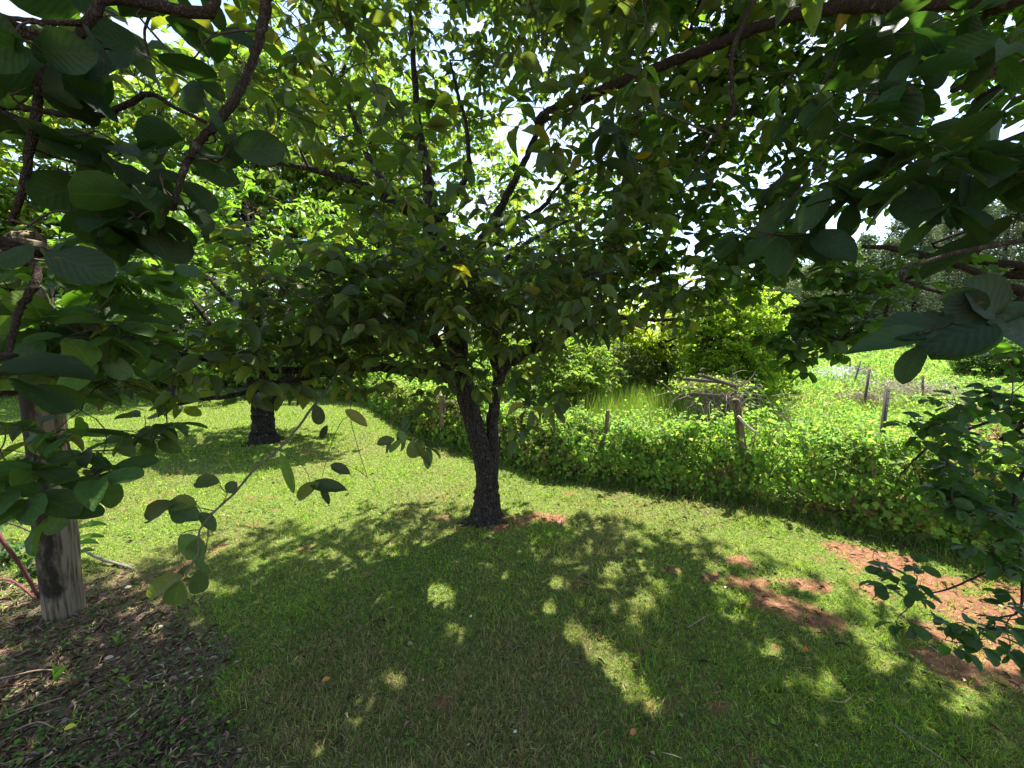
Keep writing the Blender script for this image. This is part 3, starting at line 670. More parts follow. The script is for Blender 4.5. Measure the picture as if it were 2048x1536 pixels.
# ================================================================== second tree, left
rng = np.random.default_rng(21)
base = ground(528, 884); YB = base[1]
t2 = thing("dogwood_tree", base, "thick trunked tree with lichen patches further back on the left of the lawn", "tree")
A = Acc(); tube(A, [base + [0, 0, -.08], at(527, 862, YB), at(526, 830, YB), at(527, 805, YB), at(530, 785, YB), at(535, 760, YB)], [.19, .165, .155, .16, .165, .15], 18, 7, .03, rng, None, True, flare)
A.build("trunk", M_BARK2, t2, True)
specs = [("limb", [at(535, 800, YB), at(558, 775, YB), at(590, 745, YB + .1), at(640, 700, YB + .2), at(690, 640, YB + .2), at(720, 560, YB + .2)], [.11, .085, .07, .05, .035, .015], 9),
         ("limb", [at(528, 790, YB), at(520, 740, YB), at(515, 680, YB), at(510, 600, YB), at(500, 520, YB), at(495, 430, YB)], [.12, .10, .08, .06, .04, .02], 9),
         ("limb", [at(515, 790, YB), at(495, 765, YB - .1), at(470, 720, YB - .2), at(430, 660, YB - .3), at(380, 600, YB - .4), at(340, 560, YB - .4)], [.08, .065, .055, .04, .028, .012], 8),
         ("limb", [at(520, 750, YB), at(560, 680, YB + .3), at(590, 600, YB + .5), at(620, 520, YB + .6)], [.07, .05, .035, .015], 8),
         ("limb", [at(500, 760, YB), at(420, 720, YB), at(340, 690, YB), at(270, 670, YB)], [.05, .035, .022, .01], 7),
         ("limb", [at(515, 650, YB), at(440, 580, YB + .4), at(380, 510, YB + .6)], [.05, .035, .015], 7)]
nodes, rads = limbset(specs, M_BARK2, t2, rng)
A = Acc(); tube(A, [at(505, 775, YB - .12), at(497, 785, YB - .16), at(488, 797, YB - .2)], [.06, .058, .055], 10, 4, .05, rng); stub = A.build("sawn_limb", M_BARK2, t2, True)
c0 = at(488, 797, YB - .2); c1 = at(497, 785, YB - .16); dr = norm(c0 - c1); A = Acc(); tube(A, [c0 + dr * .002, c0 + dr * .01], [.05, .05], 12, 2, 0, None, (.55, .28, .17)); A.build("cut_face", M_PLAIN, stub)
stub2 = t2
C = ell(rng, 520, at(500, 560, YB + .1), (2.1, 1.7, 1.5), .3)
px, py, dp = proj(C); low = np.interp(px, [100, 300, 450, 600, 700, 850], [690, 740, 745, 735, 740, 740]); C = C[(py < low) & ~px_reject(C, [(480, 400, 22), (310, 560, 20), (560, 640, 16)])]
LA = Acc(); TW = Acc(); grow(C, nodes, rads, rng, TW, (.07, .055, .045), .014)
PAL_T2 = ([(.10, .17, .05), (.13, .21, .05), (.08, .14, .045), (.17, .23, .05)], [3, 3, 3, 1], .18)
foliage(C, .3, rng, LA, TW, .125, .52, T_LOW, PAL_T2, (4, 6), (4, 6), filt=lit_leaf, tr=.002)
LA.build("crown", M_LEAF, t2); TW.build("twigs", M_TWIG, t2)

# ================================================================== near trees whose trunks stand outside the picture
rng = np.random.default_rng(31)
nb = np.array([-2.9, -.35, 0.0])
tl = thing("dogwood_tree", nb, "near tree at the left edge with big round dark leaves on gnarled branches", "tree")
A = Acc(); tube(A, [nb + [0, 0, -.1], nb + [0, 0, .8], nb + [.1, .1, 1.6], nb + [.3, .2, 2.3], nb + [.5, .4, 3.0]], [.14, .11, .1, .085, .05], 14, 6, .04, rng, None, True, flare); A.build("trunk", M_BARK, tl, True)
specs = [("limb", [nb + [.5, .4, 3.0], at(560, -220, .95), at(545, -60, .95), at(530, 20, .95), at(518, 80, .93), at(498, 140, .9), at(470, 200, .86), at(430, 248, .82), at(398, 285, .8), at(372, 330, .78), at(355, 380, .77), at(348, 420, .76)], [.05, .03, .022, .016, .0145, .013, .0125, .012, .010, .0085, .007, .0055], 10),
         ("limb", [nb + [.3, .2, 2.3], at(-150, 205, .75), at(-20, 212, .78), at(60, 218, .8), at(140, 230, .8), at(205, 228, .8), at(255, 208, .8), at(300, 188, .8), at(350, 215, .8), at(412, 245, .81)], [.05, .016, .009, .008, .0085, .0085, .008, .007, .005, .005], 9),
         ("limb", [nb + [.5, .4, 3.0], at(230, -150, .75), at(205, 0, .72), at(170, 50, .71), at(130, 110, .7), at(85, 160, .7), at(72, 230, .7), at(60, 300, .7), at(45, 380, .71), at(20, 450, .72)], [.05, .02, .012, .011, .0105, .010, .0095, .009, .008, .006], 9),
         ("limb", [nb + [.3, .2, 2.3], at(-120, 20, .75), at(-20, 28, .72), at(60, 42, .7), at(120, 46, .7), at(160, 45, .7)], [.05, .014, .006, .006, .006, .006], 8),
         ("limb", [nb + [.2, .15, 2.0], at(-90, 470, 1.1), at(-10, 505, 1.02), at(60, 520, .98), at(76, 550, .96), at(62, 580, .94), at(40, 620, .93), at(28, 660, .92), at(14, 712, .9)], [.05, .024, .015, .0115, .012, .0118, .011, .010, .008], 9),
         ("limb", [nb + [.2, .15, 1.8], at(-100, 600, 1.3), at(0, 560, 1.35), at(110, 500, 1.35), at(230, 500, 1.3), at(300, 505, 1.3)], [.045, .016, .011, .009, .006, .004], 7),
         ("limb", [nb + [.2, .15, 1.7], at(-100, 700, 1.2), at(0, 655, 1.25), at(100, 660, 1.25), at(190, 657, 1.25)], [.04, .014, .008, .006, .003], 7),
         ("limb", [nb + [.2, .15, 1.6], at(-60, 790, 1.2), at(30, 740, 1.2), at(110, 740, 1.2), at(190, 750, 1.2)], [.035, .012, .007, .005, .003], 7),
         ("limb", [nb + [.1, .1, 1.4], at(-60, 1040, 1.1), at(0, 1015, 1.1), at(60, 1022, 1.1), at(110, 1010, 1.1)], [.03, .010, .006, .005, .003], 7),
         ("limb", [nb + [.1, .1, 1.4], at(-260, 720, .7), at(-120, 745, .6), at(-40, 752, .56)], [.04, .012, .005, .003], 7),
         ("limb", [nb + [.5, .4, 3.0], at(330, -160, 1.3), at(320, -20, 1.35), at(290, 60, 1.35), at(300, 120, 1.35)], [.04, .012, .008, .006, .004], 7)]
nodes, rads = limbset(specs, M_BARKR, tl, rng, .66)
pts = []
for x, y, d in [(30, 60, .68), (110, 40, .72), (200, 60, .75), (250, 90, .75), (290, 110, .78), (220, 40, .8), (60, 110, .66), (120, 150, .7), (20, 180, .66), (60, 200, .7), (30, 260, .68), (130, 200, .72), (160, 250, .78), (30, 330, .66),
                (110, 310, .74), (150, 330, .76), (90, 390, .7), (30, 420, .68), (200, 260, .8), (240, 240, .82), (280, 260, .82), (320, 240, .84), (250, 310, .8), (300, 330, .8), (220, 350, .78), (340, 320, .8), (380, 300, .84), (420, 330, .84), (460, 330, .86),
                (290, 380, .78), (340, 400, .78), (240, 400, .76), (190, 400, .76), (150, 430, .74), (100, 450, .72), (50, 470, .7), (200, 450, .76), (260, 440, .78), (320, 450, .78), (370, 430, .8), (410, 270, .85), (60, 60, .9), (160, 100, .9), (310, 170, .95),
                (360, 130, 1.0), (400, 90, 1.0), (340, 70, 1.0), (420, 150, 1.0), (400, 40, 1.1), (450, 60, 1.1), (350, 20, 1.1), (270, 20, 1.0)]:
    pts.append(at(x, y, d))
C = np.array([p_ for p_ in pts if rng.random() < .62]); C = C + rng.normal(0, .012, C.shape)
LA = Acc(); TW = Acc(); grow(C, nodes, rads, rng, TW, (.07, .045, .033), .004)
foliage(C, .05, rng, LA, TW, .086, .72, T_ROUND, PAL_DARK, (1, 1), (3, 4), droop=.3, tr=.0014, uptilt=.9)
# second tier a little deeper, smaller in the picture
pl = []
while len(pl) < 62:
    x = rng.uniform(-60, 330); y = rng.uniform(500, 770)
    if y > np.interp(x, [-60, 120, 250, 330], [770, 740, 720, 600]) or (y > 560 and x < 90 and y < 640 and rng.random() < .6): continue
    pl.append(at(x, y, rng.uniform(1.1, 1.55)))
for x, y in [(20, 930), (60, 960), (110, 950), (200, 940), (30, 1010), (80, 1000), (120, 1010), (20, 985), (150, 930), (70, 905), (0, 900), (190, 970), (130, 880), (10, 860)]: pl.append(at(x, y, 1.15 + rng.normal(0, .06)))
kk = nodes[:, 1] > .86; C = np.array(pl); grow(C, nodes[kk], rads[kk], rng, TW, (.07, .05, .038), .005)
foliage(C, .09, rng, LA, TW, .10, .62, T_ROUND, ([(.045, .09, .025), (.06, .115, .025), (.05, .085, .03)], [2, 2, 1.5], .15), (1, 2), (3, 4), droop=.3, uptilt=.6)
# one very close leaf group on the left edge and the upper out-of-frame crown that shades the corner
C = np.array([at(0, 750, .55), at(-70, 770, .55)]); grow(C, nodes, rads, rng, TW, (.07, .05, .038), .003)
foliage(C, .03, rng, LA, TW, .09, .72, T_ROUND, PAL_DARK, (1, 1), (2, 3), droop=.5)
C = ell(rng, 150, (-2.7, .8, 2.9), (1.5, 1.3, 1.0)); px, py, dp = proj(C); C = C[((px < -60) | (py < -80) | (C[:, 1] < .15)) & (np.linalg.norm(C - [0, 0, 1.6], axis=1) > 1.0)]
grow(C, nodes, rads, rng, TW, (.07, .05, .038), .008); foliage(C, .2, rng, LA, TW, .11, .6, T_MID, PAL_DOG, (3, 5), (4, 5), filt=lit_leaf)
LA.build("crown", M_LEAFN, tl, True); TW.build("twigs", M_TWIG, tl, True)

# ---- right
rng = np.random.default_rng(41)
nb = np.array([3.6, .55, 0.0])
tr_ = thing("dogwood_tree", nb, "near tree at the right edge whose long bare reddish limb crosses the top", "tree")
A = Acc(); tube(A, [nb + [0, 0, -.1], nb + [0, 0, .7], nb + [.0, .05, 1.4], nb + [-.1, .1, 2.1], nb + [-.2, .1, 3.0]], [.16, .125, .115, .1, .07], 14, 6, .04, rng, None, True, flare); A.build("trunk", M_BARK, tr_, True)
nt = nb + np.array([-.1, .1, 2.1]); nt2 = nb + np.array([-.2, .1, 3.0])
specs = [("limb", [nt2, at(2120, -40, 1.35), at(2048, -10, 1.36), at(1900, 5, 1.4), at(1760, 12, 1.45), at(1650, 18, 1.5), at(1540, 45, 1.55), at(1440, 85, 1.62), at(1340, 125, 1.7), at(1260, 158, 1.75), at(1170, 192, 1.8), at(1110, 215, 1.84), at(1068, 245, 1.86)],
          [.06, .032, .030, .028, .0275, .027, .026, .025, .0245, .024, .022, .0205, .018], 12),
         ("limb", [at(1540, -120, 1.3), at(1505, 0, 1.2), at(1480, 60, 1.17), at(1463, 120, 1.15), at(1464, 180, 1.13), at(1466, 222, 1.12), at(1430, 270, 1.12), at(1400, 320, 1.12), at(1375, 365, 1.12), at(1355, 390, 1.12)], [.012, .0095, .009, .008, .0072, .0072, .006, .005, .004, .003], 8),
         ("limb", [nt, at(2110, 545, 1.9), at(2048, 532, 1.95), at(1940, 522, 2.05), at(1850, 510, 2.1), at(1790, 498, 2.12), at(1725, 492, 2.15)], [.07, .026, .024, .022, .021, .018, .012], 9),
         ("limb", [nt, at(2130, 620, 1.7), at(2048, 588, 1.8), at(1990, 562, 1.85), at(1940, 540, 1.9), at(1880, 520, 1.95), at(1800, 505, 2.05)], [.07, .028, .026, .022, .02, .018, .012], 9),
         ("limb", [at(1960, 500, 1.9), at(1900, 525, 1.95), at(1840, 548, 2.0), at(1790, 568, 2.0), at(1768, 572, 2.0), at(1710, 545, 2.05), at(1670, 520, 2.1), at(1610, 500, 2.15), at(1560, 470, 2.2)], [.014, .014, .013, .012, .012, .011, .01, .008, .005], 8),
         ("limb", [at(1768, 572, 2.0), at(1730, 592, 2.0), at(1690, 615, 2.0), at(1650, 650, 1.98), at(1620, 680, 1.97)], [.011, .009, .007, .005, .003], 7),
         ("limb", [nt, at(2120, 860, 1.5), at(2048, 850, 1.5), at(1990, 842, 1.5), at(1940, 858, 1.5), at(1890, 880, 1.5), at(1850, 900, 1.5), at(1800, 950, 1.5)], [.05, .012, .009, .008, .007, .006, .005, .003], 7),
         ("limb", [nt, at(2160, 800, 1.45), at(2080, 900, 1.42), at(2035, 970, 1.4), at(2028, 1030, 1.4), at(2010, 1070, 1.4), at(1985, 1095, 1.4), at(1990, 1130, 1.4), at(1960, 1150, 1.4), at(1890, 1180, 1.38), at(1820, 1192, 1.36)], [.05, .012, .01, .009, .0085, .008, .007, .006, .005, .004, .003], 7),
         ("limb", [at(2028, 1030, 1.4), at(2040, 1100, 1.38), at(2045, 1180, 1.36), at(2035, 1225, 1.35), at(1990, 1240, 1.33), at(1940, 1290, 1.3)], [.007, .007, .006, .005, .004, .002], 7),
         ("limb", [nt2, at(2060, 120, 1.2), at(2000, 140, 1.25), at(1960, 110, 1.28), at(1880, 70, 1.3), at(1820, 60, 1.3), at(1760, 20, 1.3)], [.05, .014, .012, .010, .008, .006, .004], 7),
         ("limb", [nt2, at(2080, 255, 1.0), at(1980, 262, 1.0), at(1880, 282, 1.0), at(1800, 300, 1.0), at(1700, 280, 1.05)], [.05, .009, .007, .006, .004, .003], 7),
         ("limb", [nt, at(2070, 480, .9), at(1980, 440, .9), at(1930, 410, .9), at(1880, 400, .9), at(1840, 330, .95)], [.05, .008, .006, .005, .004, .003], 7),
         ("limb", [nt2, at(1900, -260, 1.9), at(1650, -200, 2.3), at(1450, -100, 2.6), at(1380, 60, 2.75), at(1340, 180, 2.85)], [.06, .04, .03, .022, .014, .007], 8),
         ("limb", [nt2, at(1950, -100, 2.2), at(1800, 60, 2.6), at(1700, 150, 2.8), at(1620, 240, 2.9), at(1560, 330, 2.95)], [.06, .035, .026, .019, .013, .006], 8),
         ("limb", [nt2, at(2060, 150, 2.1), at(1960, 220, 2.4), at(1850, 300, 2.6), at(1760, 360, 2.7), at(1660, 420, 2.75)], [.05, .03, .022, .017, .012, .006], 8),
         ("limb", [nt, at(2100, 470, .62), at(2030, 620, .5), at(1990, 635, .48), at(1940, 640, .47), at(1880, 655, .46), at(1835, 668, .45)], [.03, .006, .003, .0026, .0024, .002, .0018], 7)]
nodes, rads = limbset(specs, M_BARKR, tr_, rng, .74)
LA = Acc(); TW = Acc(); LS = Acc()
def poly_pts(rng, n, poly, d0, d1, gaps=()):
    xs_ = [p[0] for p in poly]; ys_ = [p[1] for p in poly]; out = []
    x = rng.uniform(min(xs_), max(xs_), n * 6); y = rng.uniform(min(ys_), max(ys_), n * 6)
    k = pin(x, y, poly)
    for gx_, gy_, q in gaps: k &= np.hypot(x - gx_, y - gy_) > q
    x, y = x[k][:n], y[k][:n]
    return np.array([at(a, b, rng.uniform(d0, d1)) for a, b in zip(x, y)])
GAPS = [(1760, 320, 30), (1850, 200, 50), (1900, 130, 30), (1400, 430, 30), (1380, 470, 28), (2010, 290, 28), (1440, 560, 26), (1370, 70, 16), (1370, 200, 26), (1500, 440, 20), (1720, 80, 26), (1580, 520, 26), (1700, 40, 22), (1610, 340, 18), (1990, 60, 28)]
# fine leaved mass farther out on the long limbs
C = np.vstack([poly_pts(rng, 330, [(1240, -150), (1700, -200), (2200, -150), (2200, 370), (1900, 370), (1720, 420), (1560, 460), (1440, 480), (1330, 420), (1280, 330), (1220, 220), (1230, 60)], 2.3, 3.3, GAPS),
               poly_pts(rng, 46, [(1240, 380), (1330, 400), (1420, 470), (1560, 470), (1560, 560), (1440, 620), (1340, 560), (1200, 560)], 2.3, 3.0, GAPS)])
grow(C, nodes, rads, rng, TW, (.06, .045, .035), .007)
foliage(C, .17, rng, LS, TW, .078, .62, T_RM, ([(.05, .10, .022), (.065, .125, .022), (.04, .08, .022), (.14, .22, .03)], [3, 3, 2, .5], .15), (4, 6), (4, 6), filt=lit_leaf, droop=.45)
# unseen crown above the frame and over the camera, thickened to shade the foreground
C = np.vstack([ell(rng, 300, (1.9, 1.5, 3.9), (2.6, 1.9, .9)), ell(rng, 110, (.2, .2, 3.6), (2.4, 1.4, .6)), ell(rng, 120, (4.0, 1.0, 3.2), (1.8, 1.7, 1.3))])
px, py, dp = proj(C); C = C[((py < -60) | (px > 2150) | (C[:, 1] < .2)) & (np.linalg.norm(C - [0, 0, 1.6], axis=1) > 1.2)]
grow(C, nodes, rads, rng, TW, (.06, .045, .035), .009); foliage(C, .2, rng, LS, TW, .105, .58, T_LOW, PAL_DOG, (4, 6), (4, 5), filt=lit_leaf)
# spray hanging in front of the far trees and drooping branches on the right
C = np.vstack([poly_pts(rng, 38, [(1640, 520), (1760, 560), (1740, 640), (1700, 690), (1610, 725), (1550, 700), (1580, 640), (1640, 600)], 1.9, 2.1),
               poly_pts(rng, 6, [(1760, 510), (1960, 500), (1970, 560), (1800, 570)], 1.9, 2.1), poly_pts(rng, 10, [(1560, 480), (1700, 500), (1680, 560), (1560, 560), (1460, 540)], 2.0, 2.3)])
grow(C, nodes, rads, rng, TW, (.07, .05, .04), .005); foliage(C, .09, rng, LS, TW, .066, .66, T_RM, ([(.045, .09, .022), (.06, .12, .022), (.035, .07, .02)], [3, 3, 2], .15), (2, 4), (4, 5), droop=.4)
C = np.vstack([poly_pts(rng, 34, [(2100, 700), (1960, 720), (1900, 760), (1790, 800), (1760, 850), (1790, 910), (1900, 950), (2000, 900), (2100, 930)], 1.35, 1.6, [(1960, 800, 25), (1850, 770, 20)]),
               poly_pts(rng, 27, [(2100, 920), (1980, 940), (1900, 1000), (1880, 1060), (1960, 1110), (2060, 1150), (2120, 1150)], 1.3, 1.5), poly_pts(rng, 10, [(1880, 930), (1960, 920), (1960, 1000), (1890, 1000)], 1.3, 1.5)])
for x, y in [(1770, 1150), (1800, 1160), (1830, 1170), (1790, 1180), (1800, 1230), (1830, 1150), (1900, 1260), (1930, 1250), (1960, 1260), (1990, 1250), (2010, 1260), (2000, 1150), (2030, 1180), (2040, 1240), (1890, 1280), (2020, 1290), (1960, 1280)]:
    C = np.vstack([C, at(x, y, 1.33 + rng.normal(0, .03))])
grow(C, nodes, rads, rng, TW, (.07, .05, .04), .0035); foliage(C, .06, rng, LS, TW, .050, .70, T_RM, ([(.035, .075, .02), (.045, .095, .022)], [1, 1], .15), (1, 3), (4, 5), droop=.35, tr=.001)
LS.build("crown", M_LEAF, tr_); 
# big leaves close to the lens, upper right
cl = [(1540, 430, 1.0), (1600, 380, 1.0), (1640, 330, .95), (1580, 470, 1.0), (1500, 460, 1.05), (1700, 360, .95), (1740, 300, .95), (1660, 260, .95), (1700, 200, .95), (1760, 190, .95), (1800, 120, .95), (1850, 60, .95), (1780, 60, 1.0), (1830, 250, .95), (1790, 350, .85), (1760, 390, .9), (1690, 420, .95),
      (1840, 340, .85), (1900, 310, .8), (1880, 360, .8), (1950, 320, .78), (1990, 330, .78), (1930, 385, .78), (2030, 350, .75), (2040, 430, .72), (2040, 180, .9), (1980, 250, .9), (2040, 90, .9), (1940, 180, .95), (1900, 40, .95), (1680, 100, 1.05), (1740, 120, 1.05), (1620, 200, 1.1), (1290, 210, 1.2), (1260, 260, 1.25), (1180, 330, 1.3), (1240, 350, 1.3), (1420, 360, 1.2)]
C = np.array([at(*c_) for c_ in cl if rng.random() < .8]); grow(C, nodes, rads, rng, TW, (.06, .045, .035), .004)
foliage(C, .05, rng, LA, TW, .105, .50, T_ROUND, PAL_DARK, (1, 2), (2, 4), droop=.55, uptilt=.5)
for rt, tp, w in [((1855, 668), (1712, 690), .34), ((1880, 655), (1770, 655), .8), ((1850, 690), (1798, 765), .55), ((1862, 662), (1880, 618), .9), ((1990, 642), (1850, 690), .62), ((1950, 640), (1912, 590), .95), ((2000, 630), (1950, 560), .8), ((2070, 610), (1990, 640), .5), ((2100, 690), (2005, 640), .55),
                  ((1985, 650), (1870, 705), .75), ((1960, 612), (1895, 590), .7)]:
    hand_leaf(LA, TW, rt, tp, .46, w, PAL_DARK, rng.normal(0, .25), rng.normal(0, .01))
LA.build("foreground_leaves", M_LEAFN, tr_, True); TW.build("twigs", M_TWIG, tr_, True)

# ================================================================== background trees
def far_tree(rng, px, Yd, top, wid, low, label, pal, n=420, leaf=.2, group='trees beyond the lawn', pname="shade_tree", T=T_TIN, mat=M_LEAFB, depthr=.8, bark=M_BARK2):
    g0 = at(px, 670, Yd); x0 = g0[0]; b0 = np.array([x0, Yd, float(hgt(x0, Yd))]); H = at(px, top, Yd)[2]; lo = at(px, low, Yd)[2]; lo = max(lo, .5)
    t = thing(pname, b0, label, "tree", group)
    R = wid / 2 / FPX * Yd; A = Acc(); tr0 = .03 * H + .02
    dx = rng.normal(0, .15)
    P = [b0 + [0, 0, -.2], b0 + [.05, 0, H * .2], b0 + [dx, .05, H * .45], b0 + [dx * 2, 0, H * .7], b0 + [dx * 2.2, 0, H * .9]]
    Cc, rr = tube(A, P, [tr0, tr0 * .75, tr0 * .55, tr0 * .32, tr0 * .1], 9, 5, .05, rng); A.build("trunk", bark, t, True)
    sp_ = []
    for k in range(7):
        s = P[1] + (P[3] - P[1]) * rng.uniform(.1, 1); a = rng.uniform(0, 6.28); e = np.array([math.cos(a) * R * .75, math.sin(a) * R * .6, rng.uniform(.15, .4) * H * .5])
        sp_.append(("limb", [s, s + e * [.5, .5, .6], s + e], [tr0 * .35, tr0 * .2, tr0 * .06], 6))
    nd, rd = limbset(sp_, bark, t, rng); nd = np.vstack([nd, Cc]); rd = np.concatenate([rd, rr])
    C = ell(rng, n, (x0 + dx, Yd, (H + lo) / 2), (R, R * depthr, (H - lo) / 2), .35)
    bump = fbm(C[:, 0] * .7 + px, C[:, 2] * .7, 3); C = C[bump > .36]
    TWa = Acc(); LAa = Acc(); grow(C, nd, rd, rng, TWa, (.07, .055, .045), .03, maxr=.06)
    foliage(C, .16 * R + .15, rng, LAa, TWa, leaf, .6, T, pal, (6, 9), (4, 6), tr=.004, uptilt=.45)
    LAa.build("crown", mat, t); TWa.build("twigs", M_TWIG, t)
    return t
rng = np.random.default_rng(51)
far_tree(rng, 230, 13, 150, 520, 640, "tall sunlit tree with yellow green leaves behind the upper left branches", PAL_BR, 430, .24)
far_tree(rng, 520, 15, 110, 480, 620, "bright green sunlit tree standing directly behind the smaller lawn tree", PAL_BR, 420, .25)
far_tree(rng, -60, 10, 330, 380, 660, "pale leafy tree at the far left edge behind the round post", PAL_BR, 260, .2)
far_tree(rng, 740, 13.5, 420, 300, 700, "rounded green tree between the two dark lawn trees", PAL_T2, 260, .22)
far_tree(rng, 330, 9.5, 560, 340, 735, "low spreading tree with dense green leaves left behind the smaller lawn tree", PAL_T2, 260, .17)
far_tree(rng, 1010, 15, 470, 300, 690, "small round topped tree behind the fork of the central trunk", PAL_BR, 190, .22)
far_tree(rng, 1180, 14, 330, 220, 690, "slender light green tree just right of the central trunk", PAL_BR, 150, .2)
far_tree(rng, 1330, 9.5, 560, 260, 720, "yellow green young tree over the bushes right of the central trunk", ([(.26, .32, .03), (.32, .36, .03), (.18, .26, .03)], [3, 2, 2], .15), 95, .14)
far_tree(rng, 1450, 8.0, 570, 210, 700, "leafy young tree whose crown ends beside the open sky over the meadow", ([(.20, .29, .035), (.26, .33, .035), (.15, .24, .03)], [3, 2, 2], .15), 95, .12)

# ================================================================== shrubs
def shrub(rng, px, Yd, top, wid, label, pal, n=160, leaf=.07, name="shrub", group="shrubs in the meadow", T=T_TIN, W=.5, dens=(5, 8)):
    g0 = at(px, 670, Yd); x0 = g0[0]; b0 = np.array([x0, Yd, float(hgt(x0, Yd))]); H = max(.3, at(px, top, Yd)[2]); R = wid / 2 / FPX * Yd
    t = thing(name, b0, label, "shrub", group); A = Acc(); nd = []; rd = []
    for k in range(6):
        a = rng.uniform(0, 6.28); e = np.array([math.cos(a) * R * .6, math.sin(a) * R * .5, H * .8])
        Cc, rr = tube(A, [b0 + [0, 0, -.05], b0 + e * [.4, .4, .5], b0 + e], [.022, .014, .006], 6, 4, .1, rng, (.10, .075, .05)); nd.append(Cc); rd.append(rr)
    nd = np.vstack(nd); rd = np.concatenate(rd)
    C = ell(rng, n, (x0, Yd, H * .5), (R, R * .8, H * .5), .3); C = C[C[:, 2] > .05]; L_ = Acc(); grow(C, nd, rd, rng, A, (.10, .075, .05), .008)
    foliage(C, .13 * R + .06, rng, L_, A, leaf, W, T, pal, dens, (4, 6), tr=.0018, uptilt=.5)
    A.build("stems", M_TWIG, t); L_.build("foliage", M_LEAFB, t); return t
far_tree(rng, 660, 17, 40, 420, 560, "tall light green tree rising behind the upper left of the central crown", PAL_BR, 380, .27)
far_tree(rng, 860, 16, 190, 380, 620, "light green tree whose crown fills the gaps left of the main fork", PAL_BR, 330, .25)
rng = np.random.default_rng(61)
shrub(rng, 1010, 13, 655, 420, "wide far thicket seen through the fork of the central trunk", PAL_BR, 330, .15)
shrub(rng, 1230, 15, 655, 300, "far thicket behind the grey green bush", PAL_T2, 260, .15)
shrub(rng, 250, 15, 640, 420, "tall thicket at the far left behind the lawn bushes", PAL_BR, 300, .16, group="bushes at the end of the lawn")
shrub(rng, 600, 15, 640, 420, "tall thicket behind the thick lichened trunk", PAL_T2, 300, .16, group="bushes at the end of the lawn")
shrub(rng, 1110, 8.5, 668, 240, "rounded light green bush behind the hedge near the central trunk", PAL_BR, 330, .10)
shrub(rng, 1285, 10, 665, 170, "grey green olive like bush behind the tall meadow grass", ([(.14, .18, .09), (.18, .22, .12), (.10, .13, .06)], [2, 2, 2], .15), 260, .09, W=.35)
shrub(rng, 1470, 8.0, 640, 200, "yellow green bush with feathery shoots left of the open meadow", ([(.20, .29, .035), (.25, .33, .035), (.14, .23, .03)], [3, 2, 2], .15), 330, .11, W=.34)
shrub(rng, 1540, 9.0, 690, 120, "small bright bush at the meadow edge below the far trees", PAL_BR, 140, .09)
shrub(rng, 900, 9.5, 700, 260, "dark green bush seen past the left side of the central trunk", PAL_T2, 300, .11)
shrub(rng, 760, 10.5, 700, 240, "green bush at the end of the hedge behind the lawn", PAL_BR, 260, .11)
for i, (px, Y_, tp, w_, lb) in enumerate([(150, 12.0, 700, 220, "leafy bush at the far left end of the lawn"), (330, 12.5, 690, 240, "wide bush closing the far end of the lawn left of the thick trunk"), (470, 12.5, 700, 200, "bush at the far end of the lawn directly behind the thick trunk"),
                                     (620, 12.5, 690, 220, "bush at the far end of the lawn right of the thick trunk"), (30, 11.0, 690, 200, "bush behind the round post at the far left")]):
    shrub(rng, px, Y_, tp, w_, lb, PAL_T2 if i % 2 else PAL_BR, 220, .12, group="bushes at the end of the lawn")
shrub(rng, 2010, 14, 668, 170, "dark green bush at the right edge of the meadow below the pines", ([(.05, .09, .03), (.07, .12, .035)], [1, 1], .15), 200, .14)

# ================================================================== pine wood on the right
def pine(rng, px, Yd, top, wid, low, label, conif=True):
    x0 = at(px, 670, Yd)[0]; b0 = np.array([x0, Yd, float(hgt(x0, Yd))]); H = at(px, top, Yd)[2]; lo = max(.6, at(px, low, Yd)[2])
    t = thing("pine_tree" if conif else "wood_edge_tree", b0, label, "tree", "trees of the wood beyond the meadow"); R = wid / 2 / FPX * Yd
    A = Acc(); r0 = .16 + .008 * H; tube(A, [b0 + [0, 0, -.3], b0 + [.1, 0, H * .5], b0 + [0, 0, H * .97]], [r0, r0 * .7, .04], 7, 5, .03, rng); A.build("trunk", M_BARK2, t, True)
    nb_ = 270; L_ = Acc(); TT = Acc()
    zz = lo + (H - lo) * rng.random(nb_) ** .9; f = (H - zz) / (H - lo)
    prof = R * np.clip((f ** .6) * (1.15 - .35 * f) if conif else np.sqrt(np.clip(1 - (2 * (1 - f) - 1.0) ** 2 * .95, .05, 1)), .08, 1) * rng.uniform(.6, 1.1, nb_)
    az = rng.uniform(0, 6.28, nb_); E = np.stack([x0 + np.cos(az) * prof, Yd + np.sin(az) * prof, zz + prof * rng.uniform(-.1, .35, nb_)], -1)
    S = np.stack([np.full(nb_, x0), np.full(nb_, Yd), zz - prof * .15], -1); S[:, 2] = np.clip(S[:, 2], .5, H * .97)
    twigs(TT, S, E, .035, .01, -.03, rng, 4, (.09, .07, .055))
    k = 15; ii = np.repeat(np.arange(nb_), k); tt = rng.uniform(.35, 1.05, len(ii))[:, None]; Pp = S[ii] * (1 - tt) + E[ii] * tt + rng.normal(0, .22, (len(ii), 3))
    D = (E - S)[ii] / np.maximum(prof[ii][:, None], .2) + rng.normal(0, .7, (len(ii), 3))
    pal = ([(.105, .14, .095), (.12, .16, .10), (.14, .18, .11)], [3, 3, 1.5], .10) if conif else ([(.14, .19, .10), (.16, .21, .11), (.12, .165, .09)], [3, 3, 2], .10)  # paler, greyed greens put distance haze into the crown colour
    leaves(L_, Pp, D, rng.normal(0, .6, (len(ii), 3)) + [0, 0, 1], rng.uniform(.22, .42, len(ii)) * (Yd / 50), .28, T_TIN, palette(rng, len(ii), *pal))
    L_.build("crown", M_PINE, t); TT.build("branches", M_TWIG, t)
rng = np.random.default_rng(71)
cnt = 0
